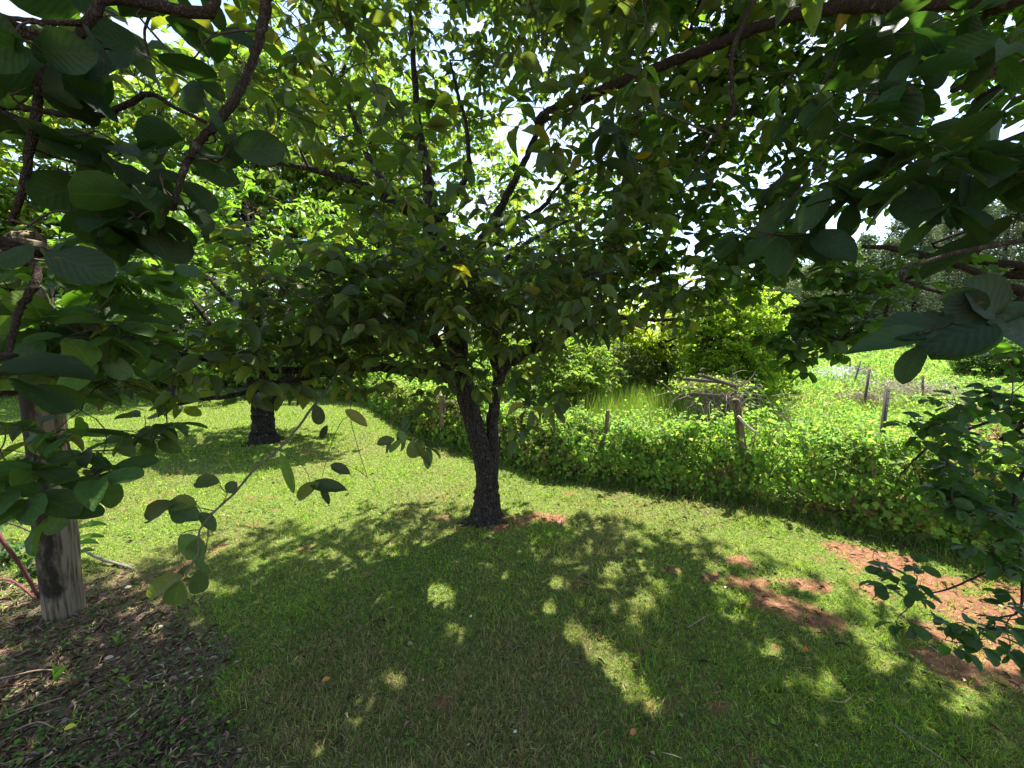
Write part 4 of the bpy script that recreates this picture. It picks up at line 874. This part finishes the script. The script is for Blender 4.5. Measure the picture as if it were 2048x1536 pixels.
words = ["first", "second", "third", "fourth", "fifth", "sixth", "seventh", "eighth", "ninth", "tenth", "eleventh", "twelfth"]
for i, px in enumerate(np.linspace(1545, 2150, 12)):
    top = np.interp(px, [1540, 1620, 1700, 1800, 1900, 2150], [575, 530, 485, 440, 400, 330]) + rng.normal(0, 10)
    Yd = 46 + rng.normal(0, 2); con = px > 1690
    pine(rng, px, Yd, top, 120 if con else 130, 655 if con else 685, ("dark pine" if con else "rounded leafy tree") + " in the front row of the far wood, %s from the left" % words[i], con)
for i, px in enumerate(np.linspace(1440, 2120, 11)):
    top = np.interp(px, [1500, 1620, 1700, 1800, 1900, 2150], [590, 535, 480, 425, 385, 310]) + rng.normal(0, 10)
    pine(rng, px, 54 + rng.normal(0, 2), top, 130, 640, "dark tree deep in the far wood, %s from the left in the back row" % words[i], px > 1600)
for i, px in enumerate(np.linspace(1715, 2120, 7)):
    pine(rng, px, 62, np.interp(px, [1700, 2150], [560, 500]), 170, 668, "shaded tree at the very back of the far wood, %s from the left" % words[i], True)

# ================================================================== vine hedge on the wire fence
rng = np.random.default_rng(81)
s_near = 0; s_all = FS[-1]
def sample_s(rng, n):
    s = rng.random(n * 3) * (s_all); p, t, q = fence_pt(s); d = np.hypot(p[:, 0], p[:, 1] * 1.0)
    w = 1 / (1 + (d / 3.5) ** 2); w = np.where((p[:, 1] < 0) | (np.abs(p[:, 0]) > p[:, 1] * 1.6 + .8), w * .25, w)
    k = rng.random(n * 3) < w / w.max(); return s[k][:n]
def hedge_h(s): return .62 + .16 * sstep(.2, 1.0, fence_pt(s)[0][..., 0] - 1.3) + .16 * (fbm(s * .9 + 5, s * 0 + 2.2, 3) - .5) * 2 + .17 * (fbm(s * 3.2, s * 0 + 9.2, 3) - .5) * 2
def hedge(rng, n, lsize, pal, name, inner=False):
    s = sample_s(rng, n); N = len(s); p, t, q = fence_pt(s); H = hedge_h(s)
    th = rng.uniform(-.15, np.pi + .15, N); th = np.where(rng.random(N) < .35, rng.uniform(np.pi * .55, np.pi * 1.08, N), th)    # pi = lawn side
    rr = 1 - np.abs(rng.normal(0, .16, N)) + .26 * (fbm(s * 5 + 3, th * 3, 3) - .5) * 2
    if inner: rr = rng.uniform(.2, .9, N)
    hw = .30 + .10 * fbm(s * 1.3 + 60, s * 0, 2)
    c = np.cos(th) * hw * rr; z = np.clip(np.sin(th), 0, 1) ** .65 * H * rr
    low = rng.random(N) < .3; z = np.where(low & (np.cos(th) < -.5), rng.random(N) * H * .6, z)
    P = np.concatenate([p + q * (c + .36)[:, None], (z + hgt(p[:, 0], p[:, 1]))[:, None]], 1)
    hole = (fbm(s * 3.3 + 7, z * 6 + 2, 3) < .43) & (np.cos(th) < .1) & (rng.random(N) < .8)
    ok = ~hole; s, p, t, q, H, th, z, P = s[ok], p[ok], t[ok], q[ok], H[ok], th[ok], z[ok], P[ok]; N = len(s)
    No = np.concatenate([q * np.cos(th)[:, None], (np.sin(th) * .9 + .35)[:, None]], 1) + rng.normal(0, .45, (N, 3))
    D = np.cross(No, rng.normal(0, 1, (N, 3))); D[:, 2] -= .45
    dist = np.hypot(p[:, 0], p[:, 1]); L_ = lsize * np.exp(rng.normal(0, .32, N)) * np.maximum(.85, dist / 3.6) ** .7
    cc = palette(rng, N, *pal)
    # a stretch of dead brown stems and yellowed leaves on the lawn face
    px, py, _ = proj(P); dry = sstep(.35, .75, fbm(s * 1.1 + 33, z * 2, 3)) * (np.cos(th) < .2)
    isd = rng.random(N) < dry * .5
    cc = np.where(isd[:, None], palette(rng, N, [(.20, .16, .06), (.26, .22, .06), (.14, .10, .05)], [1, 1, 1], .2), cc)
    return P, D, No, L_, cc
hg = thing("vine_hedge", (FL[40][0], FL[40][1], 0), "long low hedge of bright green vines smothering the wire fence along the lawn", "hedge")
LA = Acc()
PAL_V = ([(.15, .26, .05), (.20, .31, .055), (.10, .185, .045), (.29, .36, .055)], [3, 3, 2.5, 1.4], .2)
for n_, ls_, inn in [(92000, .036, False), (16000, .034, True)]:
    P, D, U, L_, cc = hedge(rng, n_, ls_, PAL_V, "", inn)
    nearm = np.hypot(P[:, 0], P[:, 1]) < 4.6
    leaves(LA, P[nearm], D[nearm], U[nearm], L_[nearm], .42, T_LOW, cc[nearm]); leaves(LA, P[~nearm], D[~nearm], U[~nearm], L_[~nearm], .46, T_TIN, cc[~nearm])
s = sample_s(rng, 700); p, t, q = fence_pt(s); N = len(s); H = hedge_h(s)
a0 = np.concatenate([p + q * rng.uniform(.05, .7, (N, 1)), (H * rng.uniform(.75, 1, N))[:, None]], 1); b0 = a0 + rng.normal(0, .09, (N, 3)) + np.stack([0 * s, 0 * s, rng.uniform(.03, .2, N)], -1)
SHT = (a0, b0); k = 9; ii = np.repeat(np.arange(N), k); tt = rng.uniform(.1, 1.05, len(ii))[:, None]
Pq = a0[ii] * (1 - tt) + b0[ii] * tt; D = rng.normal(0, 1, (len(ii), 3)); D[:, 2] *= .5
leaves(LA, Pq, D, rng.normal(0, .5, (len(ii), 3)) + [0, 0, 1], rng.uniform(.03, .055, len(ii)), .42, T_LOW, palette(rng, len(ii), *PAL_V))
LA.build("foliage", M_VINE, hg)
A = Acc(); s = sample_s(rng, 2600); p, t, q = fence_pt(s); N = len(s); H = hedge_h(s)
a0 = np.concatenate([p + q * rng.uniform(.12, .6, (N, 1)), rng.uniform(0, .3, (N, 1))], 1); b0 = a0 + np.concatenate([t * rng.normal(0, .28, (N, 1)) + q * rng.normal(0, .08, (N, 1)), (H * rng.uniform(.3, .85, N))[:, None]], 1)
twigs(A, a0, b0, .0035, .0018, .1, rng, 4, (.15, .105, .07))
twigs(A, SHT[0], SHT[1], .0022, .0012, .1, rng, 4, (.2, .22, .08))
s = sample_s(rng, 240); p, t, q = fence_pt(s); N = len(s); H = hedge_h(s)
a0 = np.concatenate([p + q * rng.uniform(.05, .5, (N, 1)), (H * rng.uniform(.6, 1, N))[:, None]], 1); b0 = a0 + rng.normal(0, .14, (N, 3)) + [0, 0, .03]
twigs(A, a0, b0, .0022, .001, .25, rng, 4, (.28, .30, .12)); A.build("vine_stems", M_TWIG, hg)
# weeds along the foot of the hedge
s = sample_s(rng, 16000); p, t, q = fence_pt(s); N = len(s)
P = np.concatenate([p + q * rng.normal(.08, .09, (N, 1)), np.zeros((N, 1))], 1); P[:, 2] = hgt(P[:, 0], P[:, 1])
V, F = blades(P, rng.uniform(.05, .16, N), rng.uniform(.0015, .003, N), rng.uniform(.1, .8, N), rng)
tag(mk("hedge_foot_grass", V, F, M_GRASS, None, np.repeat(palette(rng, N, [(.07, .13, .03), (.10, .17, .035), (.2, .17, .08)], [3, 2, .7], .2), 5, 0)), "longer unmown grass and weeds along the foot of the vine hedge", "grass", kind='stuff')

# fence posts and wires
def round_post(base, top, r, mat, label, cat, name="fence_post", group=None, sides=16):
    rngp = np.random.default_rng(int(abs(base[0] * 1000)) + 3)
    t = thing(name, base, label, cat, group); A = Acc()
    b0 = np.array(base) + [0, 0, -.1]; tp = np.array(top); pts = [b0 + (tp - b0) * k for k in (0, .3, .6, .85, .985)]
    tube(A, pts + [tp], [r * 1.04, r * 1.03, r, r * .97, r * .96, r * .88], sides, 5, .015, rngp); A.build("shaft", mat, t, True)
    return t
GP = "wooden posts of the wire fence"
pb = ground(1512, 1004); round_post(pb + [.03, .12, 0], at(1472, 802, pb[1] + .12), .036, M_POSTB, "brown wooden fence post leaning left above the hedge, beside the dead vine tangle", "fence post", group=GP)
A = Acc(); tube(A, [at(1476, 832, pb[1] - .0), at(1492, 850, pb[1] - .02), at(1520, 872, pb[1] + .05)], [.012, .012, .008], 7, 4, .1, rng, (.5, .45, .36)); tag(A.build("broken_stick", M_TWIG, None, True), "pale broken stick leaning on the leaning fence post above the hedge", "stick")
q0 = ground(1212, 980) + [0, .3, 0]; round_post(q0, at(1216, 822, q0[1]), .022, M_POSTB, "short grey brown fence post poking out of the hedge right of the central trunk", "fence post", group=GP)
q1 = ground(884, 890) + [0, .12, 0]; round_post(q1, at(884, 792, q1[1]), .045, M_POSTB, "weathered fence post in the hedge just left of the central trunk", "fence post", group=GP)
wf = thing("wire_fence", (pb[0], pb[1], 0), "thin rusty wire fence strung through the vine hedge", "fence")
sv = np.arange(0, FS[-1], .35); p, t, q = fence_pt(sv)
for h_ in (.2, .45, .7):
    A = Acc(); tube(A, np.concatenate([p + q * .34, np.full((len(sv), 1), h_)], 1), np.full(len(sv), .0016), 4, 1, 0, None, (.16, .12, .09), False); A.build("wire", M_STEEL, wf)

# ================================================================== meadow
rng = np.random.default_rng(91)
def mead_pts(n, y0, y1, p):
    x, y = scatter(rng, n, y0, y1, p, 1.4); k = (fside(x, y) > .45) & (x > -3 - .2 * y); return x[k], y[k]
gx, gy = mead_pts(230000, 2.6, 60, 1.8); N = len(gx)
patch = fbm(gx * .45 + 12, gy * .45 + 60, 4); hh = (.08 + .26 * patch + .16 * sstep(.5, .75, fbm(gx * 1.9, gy * 1.9 + 8, 3))) * (1 - .35 * sstep(20, 50, gy))
P = np.stack([gx, gy, hgt(gx, gy) + hh * rng.random(N) ** .6], -1)
D = rng.normal(0, 1, (N, 3)); A = Acc()
yel = np.clip((gy - 14) / 40, 0, 1)
cc = palette(rng, N, [(.13, .22, .055), (.165, .26, .065), (.10, .175, .05), (.22, .27, .08)], [3, 3, 2, 1.5], .25) * (.72 + .56 * fbm(gx * 1.6 + 4, gy * 1.1 + 31, 4))[:, None] * (1 - .0 * yel[:, None])
br = rng.random(N) < sstep(.58, .68, fbm(gx * .8 + 90, gy * .8 + 5, 3)) * .35 + .8 * sstep(36, 50, gy) * sstep(.35, .6, fbm(gx * .12, gy * .12 + 8, 2))
cc = np.where(br[:, None], palette(rng, N, [(.28, .22, .11), (.2, .17, .08)], [1, 1], .2), cc)
leaves(A, P, D, rng.normal(0, .5, (N, 3)) + [0, 0, 1], rng.uniform(.035, .07, N) * np.maximum(1, gy / 5) ** .85, .22, T_TIN, cc); A.build("tmp", M_VINE)
o = bpy.data.objects["tmp"]; o.name = "meadow_weeds"; tag(o, "thick bright green weeds filling the meadow beyond the hedge", "weeds", kind='stuff')
gx, gy = mead_pts(60000, 3, 60, 1.8); N = len(gx); patch = fbm(gx * .45 + 12, gy * .45 + 60, 4)
P = np.stack([gx, gy, hgt(gx, gy)], -1); L_ = rng.uniform(.2, .48, N) * (.5 + patch) * np.where(rng.random(N) < .04, 1.6, 1)
V, F = blades(P, L_, .0022 * np.maximum(1, gy / 4), rng.uniform(0, .35, N), rng, .3)
tag(mk("meadow_grass", V, F, M_GRASS, None, np.repeat(palette(rng, N, [(.16, .25, .045), (.22, .30, .06), (.32, .30, .12)], [3, 3, .7], .2), 5, 0)), "upright grass blades among the meadow weeds", "grass", kind='stuff')
# tall reed-like grass patch
x = rng.normal(1290, 95, 9000); Yp = rng.normal(8.6, 1.0, 9000); P = np.stack([(x - 1024) / FPX * Yp, Yp, np.zeros(9000)], -1); P[:, 2] = hgt(P[:, 0], P[:, 1])
V, F = blades(P, rng.uniform(.25, .7, 9000) * (.7 + .5 * fbm(P[:, 0] * 2, P[:, 1] * 2, 2)), np.full(9000, .003), rng.uniform(0, .3, 9000), rng, .15)
tag(mk("tall_grass", V, F, M_GRASS, None, np.repeat(palette(rng, 9000, [(.12, .19, .05), (.16, .23, .055), (.28, .27, .14)], [3, 3, 1], .3), 5, 0)), "stand of tall upright grass behind the hedge in front of the grey green bush", "grass", kind='stuff')
# dead weed clumps and white flowers
def weed_clump(px, py, label, r=.35, h=.35, col=[(.34, .28, .22), (.25, .2, .16)], name="dead_weed_clump", cat="dead weeds", n=500):
    g0 = ground(px, py); t = thing(name, (g0[0], g0[1], float(hgt(g0[0], g0[1]))), label, cat); A = Acc()
    a = g0 + np.stack([rng.normal(0, r * .4, n), rng.normal(0, r * .4, n), np.zeros(n)], -1); b = a + np.stack([rng.normal(0, r * .5, n), rng.normal(0, r * .5, n), rng.uniform(.3, 1, n) * h], -1)
    twigs(A, a, b, .004, .002, .2, rng, 3, col[0]); A.build("stems", M_TWIG, t)
    L_ = Acc(); leaves(L_, b, rng.normal(0, 1, (n, 3)), rng.normal(0, 1, (n, 3)), .05, .3, T_TIN, palette(rng, n, col, [1] * len(col), .2)); L_.build("foliage", M_DRY, t)
weed_clump(1820, 805, "grey dead weed clump half hidden behind the big foreground leaf on the right", .9, .55)
weed_clump(1712, 760, "small dead weed clump at the foot of the leaning steel stake in the meadow", .3, .5)
weed_clump(1728, 815, "pale dried vine clump around the middle steel stake in the meadow", .35, .35)
weed_clump(1965, 850, "dried brown weeds beside the rightmost steel stake", .4, .35)
weed_clump(1675, 765, "patch of tiny white flowers in the meadow left of the steel stakes", .5, .55, [(.7, .72, .68), (.6, .65, .5)], "white_flowers", "flowers", 260)
weed_clump(1940, 960, "brown withered leaves along the top of the hedge at the right", .3, .6, [(.30, .19, .10), (.22, .14, .08)])
# steel stakes
def stake(px0, py0, px1, py1, Yd, label):
    t0 = at(px0, py0, Yd); g = at(px1, py1, Yd); g2 = t0 + (g - t0) * (t0[2] / max(.05, (t0[2] - g[2]))); t = thing("steel_stake", (g2[0], g2[1], 0), label, "stake", "steel stakes standing in the meadow")
    A = Acc(); ax_ = norm(t0 - g2); sx = norm(np.cross(ax_, [0, 1, 0])); sy = np.cross(ax_, sx); w = .02
    for a, bq in ((sx * w, sy * .003), (sx * .003, sy * w)):   # T profile: flange and web
        off = sy * (-w - .003) if a is not None and np.linalg.norm(bq) > .01 else 0
        V = []; 
        for e in (g2 - ax_ * .2, t0):
            for i, j in ((-1, -1), (1, -1), (1, 1), (-1, 1)): V.append(e + a * i + bq * j + off)
        A.add(np.array(V), np.array([[0, 3, 2, 1], [4, 5, 6, 7], [0, 1, 5, 4], [1, 2, 6, 5], [2, 3, 7, 6], [3, 0, 4, 7]]), np.tile((.055, .045, .04), (8, 1)))
    L0 = np.linalg.norm(t0 - g2)
    for k in range(int(L0 / .08)):
        c0 = g2 + ax_ * (.1 + k * .08); 
        if np.dot(c0 - g2, ax_) > L0: break
        tube(A, [c0 + sy * .002, c0 + sy * .016], [.006, .005], 5, 2, 0, None, (.055, .045, .04))
    A.build("shaft", M_STEEL, t); return t
stake(1777, 778, 1762, 905, 4.4, "tallest dark steel stake, nearest the hedge on the right")
stake(1740, 738, 1733, 785, 8.5, "straight dark steel stake in mid meadow, second nearest of the left row")
stake(1722, 722, 1714, 748, 12.0, "thin leaning steel stake rising from a dead weed clump in the meadow")
stake(1701, 718, 1700, 735, 16.0, "farthest and smallest steel stake in the meadow")
stake(1935, 798, 1937, 850, 6.0, "steel stake seen through the drooping leaves at the right")
stake(1847, 752, 1846, 790, 9.0, "steel stake beside the wide grey dead weed clump")

# old vine covered trellis
rng = np.random.default_rng(101); Yt = 6.6
tb = at(1415, 850, Yt); tb[2] = 0
tre = thing("trellis", tb, "collapsed weathered board trellis covered in dead grey vines behind the leaning fence post", "trellis")
def box(A, a, b, w, h, col):
    ax_ = norm(b - a); sx = norm(np.cross(ax_, [0, 0, 1])); sz = np.cross(sx, ax_); V = []
    for e in (a, b):
        for i, j in ((-1, -1), (1, -1), (1, 1), (-1, 1)): V.append(e + sx * w * i + sz * h * j)
    A.add(np.array(V), np.array([[0, 3, 2, 1], [4, 5, 6, 7], [0, 1, 5, 4], [1, 2, 6, 5], [2, 3, 7, 6], [3, 0, 4, 7]]), np.tile(col, (8, 1)))
for a, b in [((1370, 758), (1462, 766)), ((1385, 788), (1440, 792)), ((1400, 750), (1478, 775))]:
    A = Acc(); box(A, at(*a, Yt - .35), at(*b, Yt - .2), .05, .022, (.10, .075, .055)); A.build("board", M_TWIG, tre)
for px in (1412, 1462):
    A = Acc(); g = at(px, 770, Yt); tube(A, [(g[0], g[1], -.1), (g[0] + .02, g[1], g[2] * .5), g], [.04, .038, .035], 8, 3, .03, rng, (.2, .16, .12)); A.build("post", M_TWIG, tre, True)
A = Acc(); n_ = 330; c = at(1430, 785, Yt + .1); a = c + rng.normal(0, 1, (n_, 3)) * [.30, .2, .11] + [0, -.1, .03]; b = a + rng.normal(0, .16, (n_, 3)) - [0, 0, .08]
twigs(A, a, b, .0045, .003, .15, rng, 4, (.27, .21, .17)); A.build("dead_vines", M_TWIG, tre)
L_ = Acc(); n_ = 1300; a = c + rng.normal(0, 1, (n_, 3)) * [.30, .2, .07] + [0, .1, .10]; leaves(L_, a, rng.normal(0, 1, (n_, 3)), rng.normal(0, .6, (n_, 3)) + [0, 0, 1], .055, .4, T_TIN, palette(rng, n_, [(.18, .26, .04), (.26, .26, .09), (.12, .18, .035)], [3, 1.5, 2], .2)); L_.build("foliage", M_VINE, tre)

# ================================================================== round post at the left and what lies round it
rng = np.random.default_rng(111)
gp = ground(128, 1222); tp = at(52, 480, gp[1] - .02)
round_post(gp, tp, .081, M_POST, "thick weathered round wooden post with dark mould at the left edge of the lawn", "post", "wooden_post", sides=26)
g2_ = ground(0, 1120) + [-.2, .1, 0]; round_post(g2_, g2_ + [0, 0, 1.22], .07, M_POST, "shorter grey wooden post behind the thick round post at the very left edge", "post", "wooden_post", sides=16)
A = Acc(); tube(A, [ground(158, 1112) + [0, 0, .07], ground(195, 1125) + [0, 0, .04], ground(235, 1133) + [0, 0, .02], ground(272, 1142) + [0, 0, .012]], [.008, .009, .009, .007], 9, 5, .12, rng, (.15, .13, .11))
tag(A.build("fallen_branch", M_TWIG, None, True), "grey fallen stick lying on the ground just right of the thick round post", "stick")
# sapling behind the post
sb = ground(160, 1150); sap = thing("sapling", sb, "slender sapling with long pointed leaves beside the thick round post", "sapling"); A = Acc(); top = at(152, 1010, sb[1])
tube(A, [sb, at(156, 1080, sb[1]), top], [.005, .004, .002], 6, 4, .1, rng, (.15, .17, .07)); A.build("stem", M_TWIG, sap, True); L_ = Acc()
for rt, tp_ in [((153, 1060), (205, 1042)), ((153, 1080), (205, 1068)), ((155, 1045), (180, 1020)), ((152, 1030), (140, 1018)), ((152, 1025), (165, 1005)), ((153, 1090), (190, 1080)), ((154, 1060), (130, 1050)), ((155, 1110), (180, 1095)), ((152, 1012), (148, 990)), ((155, 1100), (135, 1080))]:
    a = at(*rt, sb[1]); b = at(*tp_, sb[1] + rng.normal(0, .04)); leaves(L_, a[None], (b - a)[None], np.array([[.1, -.4, 1]]), np.linalg.norm(b - a), .15, T_NEAR, palette(rng, 1, [(.10, .19, .035)], [1]))
L_.build("foliage", M_LEAFN, sap, True)
# red stemmed brambles left of the post
rb_ = ground(40, 1200); br_ = thing("bramble", rb_, "red stemmed bramble with dark leaves in the shade left of the thick round post", "bramble"); A = Acc()
tube(A, [at(-60, 980, rb_[1] - .1), at(0, 1075, rb_[1] - .1), at(40, 1130, rb_[1] - .05), at(78, 1195, rb_[1])], [.011, .011, .010, .009], 8, 5, .08, rng, (.13, .045, .04))
A.build("stem", M_TWIG, br_, True); A = Acc()
tube(A, [at(-40, 1170, rb_[1] + .1), at(20, 1160, rb_[1]), at(78, 1205, rb_[1])], [.006, .006, .006], 7, 5, .08, rng, (.16, .05, .05)); A.build("stem", M_TWIG, br_, True); A = Acc(); tube(A, [at(-20, 1035, rb_[1] + .5), at(30, 1050, rb_[1] + .5), at(70, 1068, rb_[1] + .5)], [.006, .006, .004], 7, 5, .08, rng, (.05, .04, .035))
A.build("stem", M_TWIG, br_, True); L_ = Acc(); T_ = Acc(); C = np.array([at(rng.uniform(-80, 80), rng.uniform(1070, 1190), rb_[1] + rng.uniform(.1, .6)) for _ in range(60)]); foliage(C, .07, rng, L_, T_, .06, .55, T_MID, ([(.03, .06, .025), (.05, .10, .03), (.2, .12, .03)], [4, 3, .5], .2), (2, 3), (3, 4)); L_.build("foliage", M_LEAFN, br_); T_.build("twigs", M_TWIG, br_)
# small white marker at the far end of the lawn
wb = ground(142, 785); wp = thing("white_marker_post", wb, "small white marker post at the far left end of the lawn", "marker"); A = Acc(); r_ = .09
tube(A, [wb + [0, 0, 0], wb + [0, 0, .2], wb + [0, 0, .42], wb + [0, 0, .47]], [.09, .085, .085, .05], 12, 3, 0, None, (.75, .75, .72)); A.build("shaft", M_PLAIN, wp, True)
# broad leaf shoots, stray sticks, fallen leaves, pebbles
for (px, py, h_, lb) in [(115, 1365, 38, "tall pale green shoot standing in the litter near the lower left corner"), (235, 1290, 28, "short green shoot in the litter between the round post and the lawn"), (255, 1370, 24, "spreading green weed tuft at the edge of the litter")]:
    g = ground(px, py); t = thing("weed_shoot", g, lb, "weed", "young shoots in the litter"); L_ = Acc(); n_ = 5; hh_ = h_ / FPX * g[1] * 1.3
    az = rng.uniform(0, 6.28, n_); D = np.stack([np.cos(az) * .25, np.sin(az) * .25, np.ones(n_)], -1); leaves(L_, np.repeat(g[None], n_, 0), D, np.stack([-np.cos(az), -np.sin(az), np.full(n_, .3)], -1), hh_ * rng.uniform(.6, 1, n_), .12, T_MID, palette(rng, n_, [(.14, .24, .04)], [1])); L_.build("foliage", M_LEAFN, t, True)
st = [((0, 1365), (150, 1358), "long pale straw stick in the lower left litter"), ((20, 1440), (130, 1400), "curved straw stick nearest the lower left corner"), ((30, 1470), (110, 1462), "short bleached stick low in the left litter"), ((1320, 1440), (1330, 1400), "thin bent twig on the grass near the bottom right of the dapples"),
      ((1375, 1262), (1420, 1232), "thin pale twig on the grass near the red soil"), ((1775, 1450), (1900, 1536), "long thin stick on the ground at the bottom right"), ((1660, 1410), (1700, 1402), "short dry twig lying in the grass at the lower right"), ((35, 1240), (85, 1215), "thin twig on the litter left of the round post base")]
for a, b, lb in st:
    A = Acc(); p0 = ground(*a) + [0, 0, .02]; p1 = ground(*b) + [0, 0, .015]; m_ = (p0 + p1) / 2 + rng.normal(0, .02, 3) * [1, 1, .3]; tube(A, [p0, m_, p1], [.0022, .0026, .0015], 7, 5, .15, rng, (.24, .18, .12)); tag(A.build("twig", M_TWIG, None, True), lb, "twig", "twigs lying on the ground")
fl = [(1608, 1312, (.35, .09, .03), "rust red fallen leaf on the grass below the red soil"), (645, 1374, (.45, .20, .05), "small orange fallen leaf on the shaded lawn at the lower left"), (130, 1472, (.5, .42, .06), "yellow fallen leaf in the lower left litter"), (210, 1330, (.38, .3, .22), "pale tan fallen leaf in the litter"), (1260, 1482, (.40, .16, .06), "orange brown fallen leaf near the bottom edge"), (250, 1185, (.5, .42, .32), "pale dry fallen leaf right of the round post")]
for px, py, c_, lb in fl:
    A = Acc(); g = ground(px, py) + [0, 0, .03]; leaves(A, g[None], np.array([[.8, .5, .1]]), np.array([[.2, -.3, 1]]), .034, .3, T_NEAR, np.array([c_])); tag(A.build("fallen_leaf", M_DRY), lb, "leaf", "fallen leaves")
for px, py, lb in [(1450, 1178, "small white pebble on the red soil"), (942, 1236, "small white pebble on the shaded lawn below the central trunk"), (1030, 1468, "white chip in the bare spot near the bottom edge")]:
    A = Acc(); g = ground(px, py); rp = rng.normal(0, 1, (30, 3)); th, ph = np.meshgrid(np.linspace(0, 2 * np.pi, 8, endpoint=False), np.linspace(.2, np.pi - .2, 5)); rr = .007 * (1 + rng.normal(0, .15, th.shape))
    V = np.stack([np.sin(ph) * np.cos(th) * rr, np.sin(ph) * np.sin(th) * rr, np.cos(ph) * rr * .6], -1).reshape(-1, 3) + g + [0, 0, .012]; ix = np.arange(40).reshape(5, 8)
    A.add(V, [np.stack([ix[:-1], ix[1:], np.roll(ix[1:], -1, 1), np.roll(ix[:-1], -1, 1)], -1).reshape(-1, 4), ix[:1], ix[-1:, ::-1]], np.tile((.62, .6, .56), (40, 1))); tag(A.build("pebble", M_PLAIN, None, True), lb, "pebble", "white pebbles")
print("verts", sum(len(m.vertices) for m in bpy.data.meshes), "objs", len(bpy.data.objects))
